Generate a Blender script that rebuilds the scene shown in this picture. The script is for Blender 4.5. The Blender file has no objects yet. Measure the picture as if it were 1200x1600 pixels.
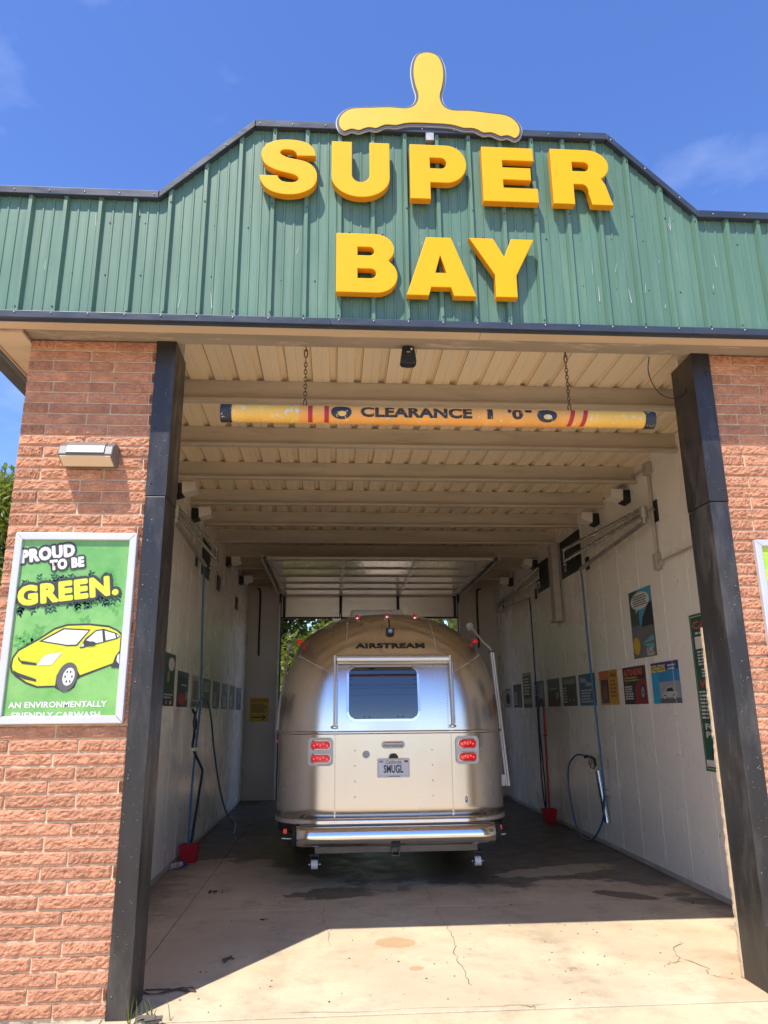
import bpy, bmesh, math, random
from mathutils import Vector, Matrix, noise
random.seed(7)
S = bpy.context.scene
COL = S.collection
# ------------------------------------------------------------------ camera
cam_d = bpy.data.cameras.new('camera'); cam = bpy.data.objects.new('camera', cam_d); COL.objects.link(cam)
cam_d.sensor_fit = 'HORIZONTAL'; cam_d.sensor_width = 36.0; cam_d.lens = 36.0 * 1155.87 / 1200.0
cam_d.clip_start = 0.05; cam_d.clip_end = 3000
yaw, pitch, roll = map(math.radians, (3.8759, 15.1518, -0.5425))
Fv = Vector((math.sin(yaw) * math.cos(pitch), math.cos(yaw) * math.cos(pitch), math.sin(pitch)))
Rv0 = Vector((math.cos(yaw), -math.sin(yaw), 0)); Uv0 = Rv0.cross(Fv)
Rv = Rv0 * math.cos(roll) + Uv0 * math.sin(roll); Uv = -Rv0 * math.sin(roll) + Uv0 * math.cos(roll)
cm = Matrix((Rv, Uv, -Fv)).transposed().to_4x4(); cm.translation = (-0.5747, -4.917, 1.68)
cam.matrix_world = cm
S.camera = cam
# ------------------------------------------------------------------ sky, sun, exposure
SUN_AZ = Vector((-0.5417, -0.8406)); SUN_EL = math.radians(59.9)
W = bpy.data.worlds.new('World'); S.world = W; W.use_nodes = True
wn, wl = W.node_tree.nodes, W.node_tree.links
wn.clear()
sky = wn.new('ShaderNodeTexSky'); sky.sky_type = 'NISHITA'; sky.sun_disc = False
sky.sun_elevation = SUN_EL; sky.sun_rotation = math.atan2(SUN_AZ.x, SUN_AZ.y)
sky.air_density = 1.0; sky.dust_density = 0.3; sky.ozone_density = 3.5
tc = wn.new('ShaderNodeTexCoord'); mp = wn.new('ShaderNodeMapping')
mp.inputs['Scale'].default_value = (1.3, 1.0, 2.6); mp.inputs['Rotation'].default_value = (0.2, 0.5, 0.9); mp.inputs['Location'].default_value = (0.0, 4.0, 2.0)
cn = wn.new('ShaderNodeTexNoise'); cn.inputs['Scale'].default_value = 2.1; cn.inputs['Detail'].default_value = 7; cn.inputs['Roughness'].default_value = 0.55
cr = wn.new('ShaderNodeMapRange'); cr.inputs[1].default_value = 0.60; cr.inputs[2].default_value = 0.9; cr.inputs[3].default_value = 0.0; cr.inputs[4].default_value = 0.24
cmix = wn.new('ShaderNodeMix'); cmix.data_type = 'RGBA'; cmix.inputs[7].default_value = (7.5, 7.9, 8.6, 1)
bg = wn.new('ShaderNodeBackground'); bg.inputs['Strength'].default_value = 0.15
wo = wn.new('ShaderNodeOutputWorld')
wl.new(tc.outputs['Generated'], mp.inputs[0]); wl.new(mp.outputs[0], cn.inputs['Vector']); wl.new(cn.outputs[0], cr.inputs[0])
wl.new(cr.outputs[0], cmix.inputs[0]); hs_ = wn.new('ShaderNodeHueSaturation'); hs_.inputs['Hue'].default_value = 0.515; hs_.inputs['Saturation'].default_value = 1.18; hs_.inputs['Value'].default_value = 1.12; wl.new(sky.outputs[0], hs_.inputs['Color']); wl.new(hs_.outputs[0], cmix.inputs[6]); wl.new(cmix.outputs[2], bg.inputs[0]); wl.new(bg.outputs[0], wo.inputs[0])
sd = bpy.data.lights.new('sun', 'SUN'); sd.energy = 4.0; sd.angle = math.radians(0.5); sd.color = (1.0, 0.93, 0.82)
sun = bpy.data.objects.new('sun', sd); COL.objects.link(sun)
sv = Vector((SUN_AZ.x * math.cos(SUN_EL), SUN_AZ.y * math.cos(SUN_EL), math.sin(SUN_EL)))
sun.rotation_euler = sv.to_track_quat('Z', 'Y').to_euler(); sun.location = (-6, -10, 18)
S.view_settings.view_transform = 'Standard'; S.view_settings.look = 'None'; S.view_settings.gamma = 1; S.view_settings.use_curve_mapping = False
S.view_settings.exposure = 0.74
S.render.engine = 'CYCLES'
S.cycles.max_bounces = 12; S.cycles.diffuse_bounces = 7; S.cycles.glossy_bounces = 5
S.cycles.use_denoising = True
S.cycles.sample_clamp_indirect = 6.0

# ------------------------------------------------------------------ materials
def nt(m): return m.node_tree.nodes, m.node_tree.links
def mat(name, col, rough=0.5, metal=0.0, var=0.0, vscale=4.0, col2=None, c2lo=0.5, c2hi=0.7, c2scale=3.0, bump=0.0, bscale=60.0, bdist=0.004,
        stretch=(1, 1, 1), rvar=0.0, emit=None, estr=0.0, spec=None, coat=0.0, rnd=0.0, aniso=0.0, bdetail=4):
    m = bpy.data.materials.new(name); m.use_nodes = True
    n, l = nt(m); b = n['Principled BSDF']
    b.inputs['Base Color'].default_value = (*col, 1); b.inputs['Roughness'].default_value = rough; b.inputs['Metallic'].default_value = metal
    if spec is not None: b.inputs['Specular IOR Level'].default_value = spec
    if coat: b.inputs['Coat Weight'].default_value = coat
    if emit: b.inputs['Emission Color'].default_value = (*emit, 1); b.inputs['Emission Strength'].default_value = estr
    if aniso: b.inputs['Anisotropic'].default_value = aniso
    if not (var or col2 or bump or rvar or rnd): return m
    t = n.new('ShaderNodeTexCoord'); mp = n.new('ShaderNodeMapping'); mp.inputs['Scale'].default_value = stretch
    oi = n.new('ShaderNodeObjectInfo'); mul = n.new('ShaderNodeVectorMath'); mul.operation = 'SCALE'
    l.new(oi.outputs['Random'], mul.inputs['Scale']); mul.inputs[0].default_value = (37.0, 19.0, 53.0)
    add = n.new('ShaderNodeVectorMath'); l.new(t.outputs['Object'], mp.inputs[0]); l.new(mp.outputs[0], add.inputs[0]); l.new(mul.outputs[0], add.inputs[1])
    V = add.outputs[0]
    c = None
    if var or col2 or rnd:
        rgb = n.new('ShaderNodeRGB'); rgb.outputs[0].default_value = (*col, 1); c = rgb.outputs[0]
    if col2:
        x = n.new('ShaderNodeTexNoise'); x.inputs['Scale'].default_value = c2scale; x.inputs['Detail'].default_value = 6; x.inputs['Roughness'].default_value = 0.65; l.new(V, x.inputs['Vector'])
        r = n.new('ShaderNodeMapRange'); r.inputs[1].default_value = c2lo; r.inputs[2].default_value = c2hi; l.new(x.outputs[0], r.inputs[0])
        mx = n.new('ShaderNodeMix'); mx.data_type = 'RGBA'; l.new(r.outputs[0], mx.inputs[0]); l.new(c, mx.inputs[6]); mx.inputs[7].default_value = (*col2, 1); c = mx.outputs[2]
    if var or rnd:
        x = n.new('ShaderNodeTexNoise'); x.inputs['Scale'].default_value = vscale; x.inputs['Detail'].default_value = 5; l.new(V, x.inputs['Vector'])
        r = n.new('ShaderNodeMapRange'); r.inputs[1].default_value = 0.25; r.inputs[2].default_value = 0.75; r.inputs[3].default_value = 1 - var; r.inputs[4].default_value = 1 + var; l.new(x.outputs[0], r.inputs[0])
        f = r.outputs[0]
        if rnd:
            r2 = n.new('ShaderNodeMapRange'); r2.inputs[3].default_value = 1 - rnd; r2.inputs[4].default_value = 1 + rnd; l.new(oi.outputs['Random'], r2.inputs[0])
            mm = n.new('ShaderNodeMath'); mm.operation = 'MULTIPLY'; l.new(f, mm.inputs[0]); l.new(r2.outputs[0], mm.inputs[1]); f = mm.outputs[0]
        sc = n.new('ShaderNodeVectorMath'); sc.operation = 'SCALE'; l.new(c, sc.inputs[0]); l.new(f, sc.inputs['Scale']); c = sc.outputs[0]
    if c is not None: l.new(c, b.inputs['Base Color'])
    if rvar:
        x = n.new('ShaderNodeTexNoise'); x.inputs['Scale'].default_value = vscale * 1.7; x.inputs['Detail'].default_value = 5; l.new(V, x.inputs['Vector'])
        r = n.new('ShaderNodeMapRange'); r.inputs[1].default_value = 0.3; r.inputs[2].default_value = 0.7; r.inputs[3].default_value = max(0.02, rough - rvar); r.inputs[4].default_value = rough + rvar; l.new(x.outputs[0], r.inputs[0]); l.new(r.outputs[0], b.inputs['Roughness'])
    if bump:
        x = n.new('ShaderNodeTexNoise'); x.inputs['Scale'].default_value = bscale; x.inputs['Detail'].default_value = bdetail; l.new(V, x.inputs['Vector'])
        bp = n.new('ShaderNodeBump'); bp.inputs['Strength'].default_value = bump; bp.inputs['Distance'].default_value = bdist; l.new(x.outputs[0], bp.inputs['Height']); l.new(bp.outputs[0], b.inputs['Normal'])
    return m
_flat = {}
def ink(r, g, b, rough=0.45):
    k = (round(r, 3), round(g, 3), round(b, 3), rough)
    if k not in _flat: _flat[k] = mat('print_ink', (r, g, b), rough, var=0.06, vscale=9)
    return _flat[k]

M = {}
M['brick'] = mat('split_face_brick', (0.50, 0.228, 0.128), 0.9, var=0.22, vscale=14, col2=(0.66, 0.45, 0.31), c2lo=0.57, c2hi=0.68, c2scale=85, bump=1.0, bscale=120, bdist=0.007, rnd=0.13, bdetail=6)
M['mortar'] = mat('mortar', (0.64, 0.49, 0.325), 0.95, var=0.15, vscale=30, bump=0.6, bscale=200, bdist=0.003)
M['green'] = mat('green_cladding', (0.10, 0.195, 0.135), 0.42, var=0.10, vscale=1.6, col2=(0.15, 0.25, 0.185), c2lo=0.5, c2hi=0.8, c2scale=2.2, stretch=(6, 1, 0.5), rvar=0.08, rnd=0.05, bump=0.15, bscale=4, bdist=0.01)
M['navy'] = mat('dark_trim', (0.035, 0.045, 0.065), 0.38, var=0.25, vscale=3, rvar=0.1, stretch=(1, 1, 4))
M['jamb'] = mat('bronze_steel', (0.022, 0.020, 0.020), 0.36, var=0.3, vscale=2.5, col2=(0.085, 0.075, 0.068), c2lo=0.52, c2hi=0.78, c2scale=2.4, stretch=(2, 2, 0.6), rvar=0.12, bump=0.12, bscale=7, bdist=0.01)
M['soffit'] = mat('tan_soffit', (0.60, 0.46, 0.31), 0.6, var=0.08, vscale=3, col2=(0.30, 0.22, 0.14), c2lo=0.62, c2hi=0.8, c2scale=9, stretch=(0.5, 3, 1))
M['beam'] = mat('weathered_beam', (0.33, 0.27, 0.20), 0.65, var=0.15, vscale=4, col2=(0.62, 0.52, 0.40), c2lo=0.55, c2hi=0.72, c2scale=7, stretch=(0.4, 2, 3))
M['purlin'] = mat('purlin_paint', (0.50, 0.435, 0.335), 0.45, var=0.12, vscale=2.4, col2=(0.38, 0.325, 0.25), c2lo=0.5, c2hi=0.75, c2scale=5, stretch=(0.35, 1, 3), rvar=0.1)
M['roofpan'] = mat('ceiling_panel', (0.82, 0.68, 0.48), 0.45, var=0.07, vscale=1.2, stretch=(2, 0.4, 1), rnd=0.03)
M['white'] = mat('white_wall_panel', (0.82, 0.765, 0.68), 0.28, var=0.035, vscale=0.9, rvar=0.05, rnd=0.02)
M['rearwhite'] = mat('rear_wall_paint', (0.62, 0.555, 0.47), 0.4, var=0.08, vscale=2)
M['yellow'] = mat('yellow_acrylic', (0.74, 0.40, 0.002), 0.5, var=0.04, vscale=3, col2=(0.62, 0.31, 0.01), c2lo=0.66, c2hi=0.85, c2scale=5, spec=0.25)
M['letterside'] = mat('letter_return', (0.72, 0.29, 0.004), 0.5, var=0.08, vscale=4, spec=0.25)
M['boardyellow'] = mat('board_yellow', (0.66, 0.43, 0.02), 0.5, var=0.05)
M['boarddark'] = mat('board_dark', (0.07, 0.075, 0.09), 0.5, var=0.1)
M['frame'] = mat('aluminium_frame', (0.62, 0.61, 0.62), 0.42, metal=0.35, var=0.05)
M['black'] = mat('black_plastic', (0.012, 0.012, 0.013), 0.45, var=0.3, vscale=9)
M['rubber'] = mat('rubber', (0.018, 0.018, 0.018), 0.8, var=0.3, vscale=12)
M['steel'] = mat('stainless', (0.55, 0.53, 0.50), 0.25, metal=1.0, rvar=0.08, vscale=10)
M['galv'] = mat('galvanised', (0.45, 0.43, 0.40), 0.45, metal=0.8, var=0.2, vscale=8, rvar=0.1)
M['rust'] = mat('rusty_chain', (0.14, 0.08, 0.045), 0.75, metal=0.3, var=0.4, vscale=60)
M['conduit'] = mat('grey_conduit', (0.42, 0.37, 0.31), 0.55, var=0.15, vscale=8)
M['lightbox'] = mat('white_light_box', (0.72, 0.66, 0.57), 0.4, var=0.06)
M['bluehose'] = mat('blue_hose', (0.035, 0.13, 0.26), 0.4, var=0.15, vscale=12)
M['navyhose'] = mat('navy_hose', (0.012, 0.02, 0.07), 0.4)
M['redplastic'] = mat('red_plastic', (0.42, 0.012, 0.02), 0.4, var=0.12)
M['doorpanel'] = mat('door_panel', (0.86, 0.80, 0.71), 0.24, metal=0.5, var=0.04, coat=0.6)
M['alu'] = mat('aluminium_shell', (0.74, 0.705, 0.66), 0.25, metal=1.0, var=0.025, vscale=1.2, rvar=0.045, bump=0.09, bscale=2.2, bdist=0.02, stretch=(1.6, 1, 0.5), aniso=0.3, bdetail=2)
M['alu'].node_tree.nodes['Principled BSDF'].inputs['Roughness'].default_value = 0.26
M['alutrim'] = mat('polished_trim', (0.80, 0.79, 0.78), 0.14, metal=1.0, rvar=0.05, vscale=5)
M['chrome'] = mat('bumper_metal', (0.80, 0.775, 0.74), 0.13, metal=1.0, rvar=0.04, vscale=3, bump=0.05, bscale=3, bdist=0.01)
M['whitealu'] = mat('white_metal', (0.72, 0.71, 0.69), 0.4, var=0.05)
M['rollermetal'] = mat('roller_metal', (0.75, 0.74, 0.72), 0.3, metal=0.7, var=0.03)
M['glass'] = mat('tinted_glass', (0.012, 0.02, 0.032), 0.04, metal=0.0, spec=1.0, coat=1.0)
M['redlens'] = mat('red_lens', (0.55, 0.006, 0.012), 0.12, emit=(1.0, 0.02, 0.03), estr=0.12, coat=0.6)
M['reddot'] = mat('red_diode', (0.9, 0.10, 0.12), 0.2, emit=(1.0, 0.10, 0.12), estr=0.6)
M['darkmetal'] = mat('dark_chassis', (0.02, 0.019, 0.018), 0.6, var=0.3)
M['grimy'] = mat('grimy_steel', (0.15, 0.13, 0.11), 0.45, metal=0.6, var=0.2)
M['pipeyellow'] = mat('pipe_yellow', (0.80, 0.48, 0.085), 0.5, var=0.10, vscale=6, col2=(0.62, 0.60, 0.56), c2lo=0.585, c2hi=0.62, c2scale=24, stretch=(1, 1, 1))
M['pipeorange'] = mat('pipe_orange', (0.80, 0.37, 0.075), 0.5, var=0.10, vscale=6, col2=(0.62, 0.58, 0.5), c2lo=0.62, c2hi=0.65, c2scale=28)
M['worn_navy'] = mat('worn_navy', (0.02, 0.028, 0.04), 0.5, col2=(0.55, 0.50, 0.42), c2lo=0.60, c2hi=0.64, c2scale=38)
M['bark'] = mat('bark', (0.13, 0.085, 0.05), 0.9, var=0.3, vscale=14, bump=0.7, bscale=20, bdist=0.02)
M['crack'] = mat('crack_dirt', (0.20, 0.145, 0.095), 1.0, var=0.4, vscale=8)
M['debris'] = mat('dry_debris', (0.11, 0.08, 0.05), 1.0, var=0.4, vscale=30)
def leafmat(name, col):
    m = mat(name, col, 0.5, var=0.35, vscale=0.9)
    b = m.node_tree.nodes['Principled BSDF']
    b.inputs['Subsurface Weight'].default_value = 0.0
    n, l = nt(m); tr = n.new('ShaderNodeBsdfTranslucent'); tr.inputs['Color'].default_value = (col[0] * 2.4, col[1] * 2.3, col[2] * 1.0, 1)
    mx = n.new('ShaderNodeMixShader'); mx.inputs[0].default_value = 0.35; l.new(b.outputs[0], mx.inputs[1]); l.new(tr.outputs[0], mx.inputs[2]); l.new(mx.outputs[0], n['Material Output'].inputs[0])
    return m
M['leaf'] = leafmat('leaf_green', (0.15, 0.185, 0.035))
M['leaf2'] = leafmat('leaf_dark', (0.11, 0.15, 0.03))

def concrete(name, base, light, inside):
    """concrete slab: blotches, fine grit, rust and oil spots, damp patches, painted shade under the trailer"""
    m = bpy.data.materials.new(name); m.use_nodes = True; n, l = nt(m); b = n['Principled BSDF']
    g = n.new('ShaderNodeNewGeometry'); P = g.outputs['Position']
    def nz(scale, detail=6, rough=0.6):
        x = n.new('ShaderNodeTexNoise'); x.inputs['Scale'].default_value = scale; x.inputs['Detail'].default_value = detail; x.inputs['Roughness'].default_value = rough; l.new(P, x.inputs['Vector']); return x.outputs[0]
    def rng(v, a, c, lo=0.0, hi=1.0):
        r = n.new('ShaderNodeMapRange'); r.interpolation_type = 'SMOOTHSTEP'; r.inputs[1].default_value = a; r.inputs[2].default_value = c; r.inputs[3].default_value = lo; r.inputs[4].default_value = hi; l.new(v, r.inputs[0]); return r.outputs[0]
    def mth(op, a, c):
        x = n.new('ShaderNodeMath'); x.operation = op
        for i, v in enumerate((a, c)):
            if isinstance(v, (int, float)): x.inputs[i].default_value = v
            else: l.new(v, x.inputs[i])
        return x.outputs[0]
    def mix(f, a, c):
        x = n.new('ShaderNodeMix'); x.data_type = 'RGBA'; l.new(f, x.inputs[0])
        for i, v in ((6, a), (7, c)):
            if isinstance(v, tuple): x.inputs[i].default_value = (*v, 1)
            else: l.new(v, x.inputs[i])
        return x.outputs[2]
    c = mix(rng(nz(0.9), 0.35, 0.68), base, light)
    c = mix(rng(nz(3.2, 8, 0.72), 0.46, 0.74, 0, 0.75), c, tuple(v * 0.72 for v in base))
    c = mix(rng(nz(0.5, 3), 0.52, 0.7, 0, 0.5), c, (base[0] * 1.0, base[1] * 0.88, base[2] * 0.74))
    c = mix(rng(nz(60, 3), 0.62, 0.75, 0, 0.45), c, tuple(v * 0.45 for v in base))
    c = mix(rng(nz(9, 6, 0.78), 0.63, 0.74, 0, 0.7), c, (0.14, 0.095, 0.06))
    rough = rng(nz(4), 0.3, 0.7, 0.78, 0.95)
    sep = n.new('ShaderNodeSeparateXYZ'); l.new(P, sep.inputs[0]); X, Y = sep.outputs[0], sep.outputs[1]
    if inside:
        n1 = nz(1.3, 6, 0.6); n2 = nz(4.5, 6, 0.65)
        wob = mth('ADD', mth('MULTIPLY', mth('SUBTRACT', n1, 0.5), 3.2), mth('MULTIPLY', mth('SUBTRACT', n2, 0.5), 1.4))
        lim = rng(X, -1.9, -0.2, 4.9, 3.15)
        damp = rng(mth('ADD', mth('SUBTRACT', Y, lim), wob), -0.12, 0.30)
        damp_shade = rng(mth('ADD', mth('SUBTRACT', Y, mth('ADD', lim, 1.3)), wob), -0.5, 1.2, 0.0, 0.55)
        def spot(cx, cy, rx, ry, rot=0.0, wv=0.35):
            dx = mth('SUBTRACT', X, cx); dy = mth('SUBTRACT', Y, cy); ca, sa = math.cos(rot), math.sin(rot)
            u = mth('DIVIDE', mth('ADD', mth('MULTIPLY', dx, ca), mth('MULTIPLY', dy, sa)), rx)
            v = mth('DIVIDE', mth('SUBTRACT', mth('MULTIPLY', dy, ca), mth('MULTIPLY', dx, sa)), ry)
            d = mth('SQRT', mth('ADD', mth('MULTIPLY', u, u), mth('MULTIPLY', v, v)), 0)
            return rng(mth('ADD', d, mth('MULTIPLY', mth('SUBTRACT', n2, 0.5), wv * 3)), 0.90, 1.08, 1, 0)
        dry = spot(1.9, 3.75, 0.75, 0.22, 0.3, 0.5)
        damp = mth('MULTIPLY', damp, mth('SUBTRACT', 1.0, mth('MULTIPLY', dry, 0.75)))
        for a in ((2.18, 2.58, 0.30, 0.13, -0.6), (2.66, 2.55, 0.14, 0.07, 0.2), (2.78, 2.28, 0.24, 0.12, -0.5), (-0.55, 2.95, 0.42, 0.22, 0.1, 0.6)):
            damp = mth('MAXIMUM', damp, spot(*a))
        for tx in (-0.98, 1.02):      # worn tyre tracks into the bay
            tr = mth('MULTIPLY', rng(mth('ABSOLUTE', mth('SUBTRACT', mth('ADD', X, mth('MULTIPLY', mth('SUBTRACT', n1, 0.5), 0.25)), tx), 0), 0.22, 0.05, 0, 0.30), rng(n2, 0.35, 0.65))
            c = mix(tr, c, (0.22, 0.165, 0.11))
        edge = mth('MULTIPLY', rng(mth('ADD', mth('SUBTRACT', mth('ABSOLUTE', mth('SUBTRACT', X, 0.265), 0), 2.2), mth('MULTIPLY', mth('SUBTRACT', n2, 0.5), 0.9)), 0.0, 0.45, 0, 0.65), 1.0)
        c = mix(edge, c, (0.17, 0.125, 0.085))
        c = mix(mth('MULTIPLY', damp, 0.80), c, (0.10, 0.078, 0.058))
        c = mix(damp_shade, c, (0.045, 0.037, 0.03))  # deeper damp tone, with the shadow under the trailer painted in too
        for a, col in (((-0.10, 1.32, 0.155, 0.135), (0.42, 0.24, 0.10)), ((0.0, 0.72, 0.05, 0.05), (0.40, 0.22, 0.10)), ((1.05, 0.62, 0.035, 0.03), (0.3, 0.18, 0.1))):
            c = mix(mth('MULTIPLY', spot(*a, 0, 0.3), 0.6), c, col)
        # red dirt gathered against the right-hand post
        dirt = rng(mth('ADD', mth('SUBTRACT', X, mth('ADD', 1.55, mth('MULTIPLY', Y, 0.35))), mth('MULTIPLY', mth('SUBTRACT', n2, 0.5), 1.2)), 0.0, 0.5, 0, 0.5)
        dirt = mth('MULTIPLY', dirt, rng(Y, 1.2, 0.3))
        c = mix(dirt, c, (0.46, 0.28, 0.16))
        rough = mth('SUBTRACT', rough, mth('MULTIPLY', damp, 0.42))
    l.new(c, b.inputs['Base Color'])
    if isinstance(rough, (int, float)): b.inputs['Roughness'].default_value = rough
    else: l.new(rough, b.inputs['Roughness'])
    bp = n.new('ShaderNodeBump'); bp.inputs['Strength'].default_value = 0.45; bp.inputs['Distance'].default_value = 0.006
    hh = mth('ADD', nz(70, 5), mth('MULTIPLY', nz(6, 4), 1.5)); l.new(hh, bp.inputs['Height']); l.new(bp.outputs[0], b.inputs['Normal'])
    return m
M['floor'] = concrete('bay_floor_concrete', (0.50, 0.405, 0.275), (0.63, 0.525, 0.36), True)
M['ground'] = concrete('yard_concrete', (0.53, 0.415, 0.27), (0.63, 0.505, 0.335), False)
M['yard'] = concrete('yard_paving', (0.30, 0.215, 0.135), (0.40, 0.295, 0.19), False)

# ------------------------------------------------------------------ mesh helpers
class MB:
    def __init__(s): s.v = []; s.f = []; s.sm = []
    def add(s, vs, fs, smooth=False):
        o = len(s.v); s.v += [tuple(v) for v in vs]; s.f += [tuple(i + o for i in f) for f in fs]; s.sm += [smooth] * len(fs); return s
    def box(s, x0, x1, y0, y1, z0, z1, m=None):
        vs = [(x, y, z) for z in (z0, z1) for y in (y0, y1) for x in (x0, x1)]
        if m: vs = [m @ Vector(v) for v in vs]
        return s.add(vs, [(0, 2, 3, 1), (4, 5, 7, 6), (0, 1, 5, 4), (2, 6, 7, 3), (0, 4, 6, 2), (1, 3, 7, 5)])
    def prism(s, pts, a, b, axis='y'):
        """pts: 2-D outline; axis y: (x,z) swept from y=a to b; axis x: (y,z); axis z: (x,y)"""
        f = {'y': lambda p, t: (p[0], t, p[1]), 'x': lambda p, t: (t, p[0], p[1]), 'z': lambda p, t: (p[0], p[1], t)}[axis]
        n = len(pts); vs = [f(p, a) for p in pts] + [f(p, b) for p in pts]
        fs = [tuple(range(n - 1, -1, -1)), tuple(range(n, 2 * n))] + [(i, (i + 1) % n, n + (i + 1) % n, n + i) for i in range(n)]
        return s.add(vs, fs)
    def tube(s, path, r, seg=8, cap=True, rs=None):
        path = [Vector(p) for p in path]; n = len(path); vs = []; up = None
        for i, p in enumerate(path):
            d = (path[min(i + 1, n - 1)] - path[max(i - 1, 0)]).normalized()
            if up is None: up = Vector((0, 0, 1)) if abs(d.z) < 0.9 else Vector((1, 0, 0))
            a = d.cross(up).normalized(); up = a.cross(d).normalized()
            rr = rs[i] if rs else r
            for k in range(seg):
                t = 2 * math.pi * k / seg; vs.append(p + a * math.cos(t) * rr + up * math.sin(t) * rr)
        fs = [(i * seg + k, i * seg + (k + 1) % seg, (i + 1) * seg + (k + 1) % seg, (i + 1) * seg + k) for i in range(n - 1) for k in range(seg)]
        s.add(vs, fs, True)
        if cap: s.add(vs[:seg], [tuple(range(seg))]); s.add(vs[-seg:], [tuple(range(seg - 1, -1, -1))])
        return s
    def sphere(s, c, r, seg=10, rings=6, sc=(1, 1, 1)):
        vs = []; c = Vector(c)
        for i in range(rings + 1):
            p = math.pi * i / rings
            for k in range(seg):
                t = 2 * math.pi * k / seg; vs.append(c + Vector((math.sin(p) * math.cos(t) * r * sc[0], math.sin(p) * math.sin(t) * r * sc[1], math.cos(p) * r * sc[2])))
        return s.add(vs, [(i * seg + k, (i + 1) * seg + k, (i + 1) * seg + (k + 1) % seg, i * seg + (k + 1) % seg) for i in range(rings) for k in range(seg)], True)
    def mesh(s, name):
        me = bpy.data.meshes.new(name); me.from_pydata(s.v, [], s.f); me.polygons.foreach_set('use_smooth', s.sm)
        bm = bmesh.new(); bm.from_mesh(me); bmesh.ops.recalc_face_normals(bm, faces=bm.faces); bm.to_mesh(me); bm.free(); me.update(); return me
    def build(s, name, m, parent=None, bevel=0.0, seg=2, loc=None):
        return link(name, s.mesh(name), m, parent, bevel, seg, loc)
def link(name, me, m, parent=None, bevel=0.0, seg=2, loc=None):
    if m is not None and not me.materials: me.materials.append(M[m] if isinstance(m, str) else m)
    o = bpy.data.objects.new(name, me); COL.objects.link(o)
    if parent: o.parent = parent
    if loc: o.location = loc
    if bevel:
        b = o.modifiers.new('bevel', 'BEVEL'); b.width = bevel; b.segments = seg; b.limit_method = 'ANGLE'; b.angle_limit = math.radians(40)
    return o
def tag(o, label=None, cat=None, group=None, kind=None):
    for k, v in (('label', label), ('category', cat), ('group', group), ('kind', kind)):
        if v: o[k] = v
    return o
def thing(name, label, cat, loc=(0, 0, 0), group=None, rot=None):
    o = bpy.data.objects.new(name, None); COL.objects.link(o); o.empty_display_size = 0.1; o.location = loc
    if rot is not None: o.rotation_euler = rot
    return tag(o, label, cat, group)
def smooth_path(pts, n=8):
    pts = [Vector(p) for p in pts]; out = []
    for i in range(len(pts) - 1):
        p0, p1, p2, p3 = pts[max(i - 1, 0)], pts[i], pts[i + 1], pts[min(i + 2, len(pts) - 1)]
        for k in range(n):
            t = k / n; out.append(0.5 * ((2 * p1) + (p2 - p0) * t + (2 * p0 - 5 * p1 + 4 * p2 - p3) * t * t + (3 * p1 - p0 - 3 * p2 + p3) * t ** 3))
    return out + [pts[-1]]
def text_mesh(txt, bold=0.0, res=3, extrude=0.0, space=None):
    cu = bpy.data.curves.new('lettering', 'FONT'); cu.body = txt; cu.size = 1.0; cu.offset = bold; cu.resolution_u = res; cu.extrude = extrude; cu.space_character = space or 1.0 + bold * 0.9
    o = bpy.data.objects.new('lettering', cu); COL.objects.link(o)
    dg = bpy.context.evaluated_depsgraph_get(); me = bpy.data.meshes.new_from_object(o.evaluated_get(dg)); 
    bpy.data.objects.remove(o); bpy.data.curves.remove(cu); me.materials.clear(); me.name = 'lettering'
    return me
def text_fit(txt, p0, width, height, ang=0.0, bold=0.0, res=3, place=None, off=0.0, grow=0.0, shear=0.0, cut=0.0, space=None):
    """text scaled to a box width x height, lower left at p0, turned by ang; place(u,v,off)->3-D point"""
    me = text_mesh(txt, 0.0 if not grow else 0.0001, res, space=space); xs = [v.co.x for v in me.vertices]; ys = [v.co.y for v in me.vertices]
    x0, x1, y0, y1 = min(xs), max(xs), min(ys), max(ys)
    if bold:
        me2 = text_mesh(txt, bold, res, space=space); bpy.data.meshes.remove(me); me = me2
        if not grow:
            xs = [v.co.x for v in me.vertices]; ys = [v.co.y for v in me.vertices]; x0, x1, y0, y1 = min(xs), max(xs), min(ys), max(ys)
    sx, sy = width / (x1 - x0), height / (y1 - y0); ca, sa = math.cos(ang), math.sin(ang)
    if cut:
        bm = bmesh.new(); bm.from_mesh(me)
        for ax, lo, hi, stp in ((1, y0, y1, cut / sy), (0, x0, x1, cut * 2 / sx)):
            t = lo + stp
            while t < hi:
                co = [0, 0, 0]; co[ax] = t; no = [0, 0, 0]; no[ax] = 1
                bmesh.ops.bisect_plane(bm, geom=bm.verts[:] + bm.edges[:] + bm.faces[:], plane_co=co, plane_no=no); t += stp
        bm.to_mesh(me); bm.free()
    for v in me.vertices:
        a, c = (v.co.x - x0) * sx, (v.co.y - y0) * sy; a += shear * c
        v.co = place(p0[0] + a * ca - c * sa, p0[1] + a * sa + c * ca, off)
    me.update(); return me

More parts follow.
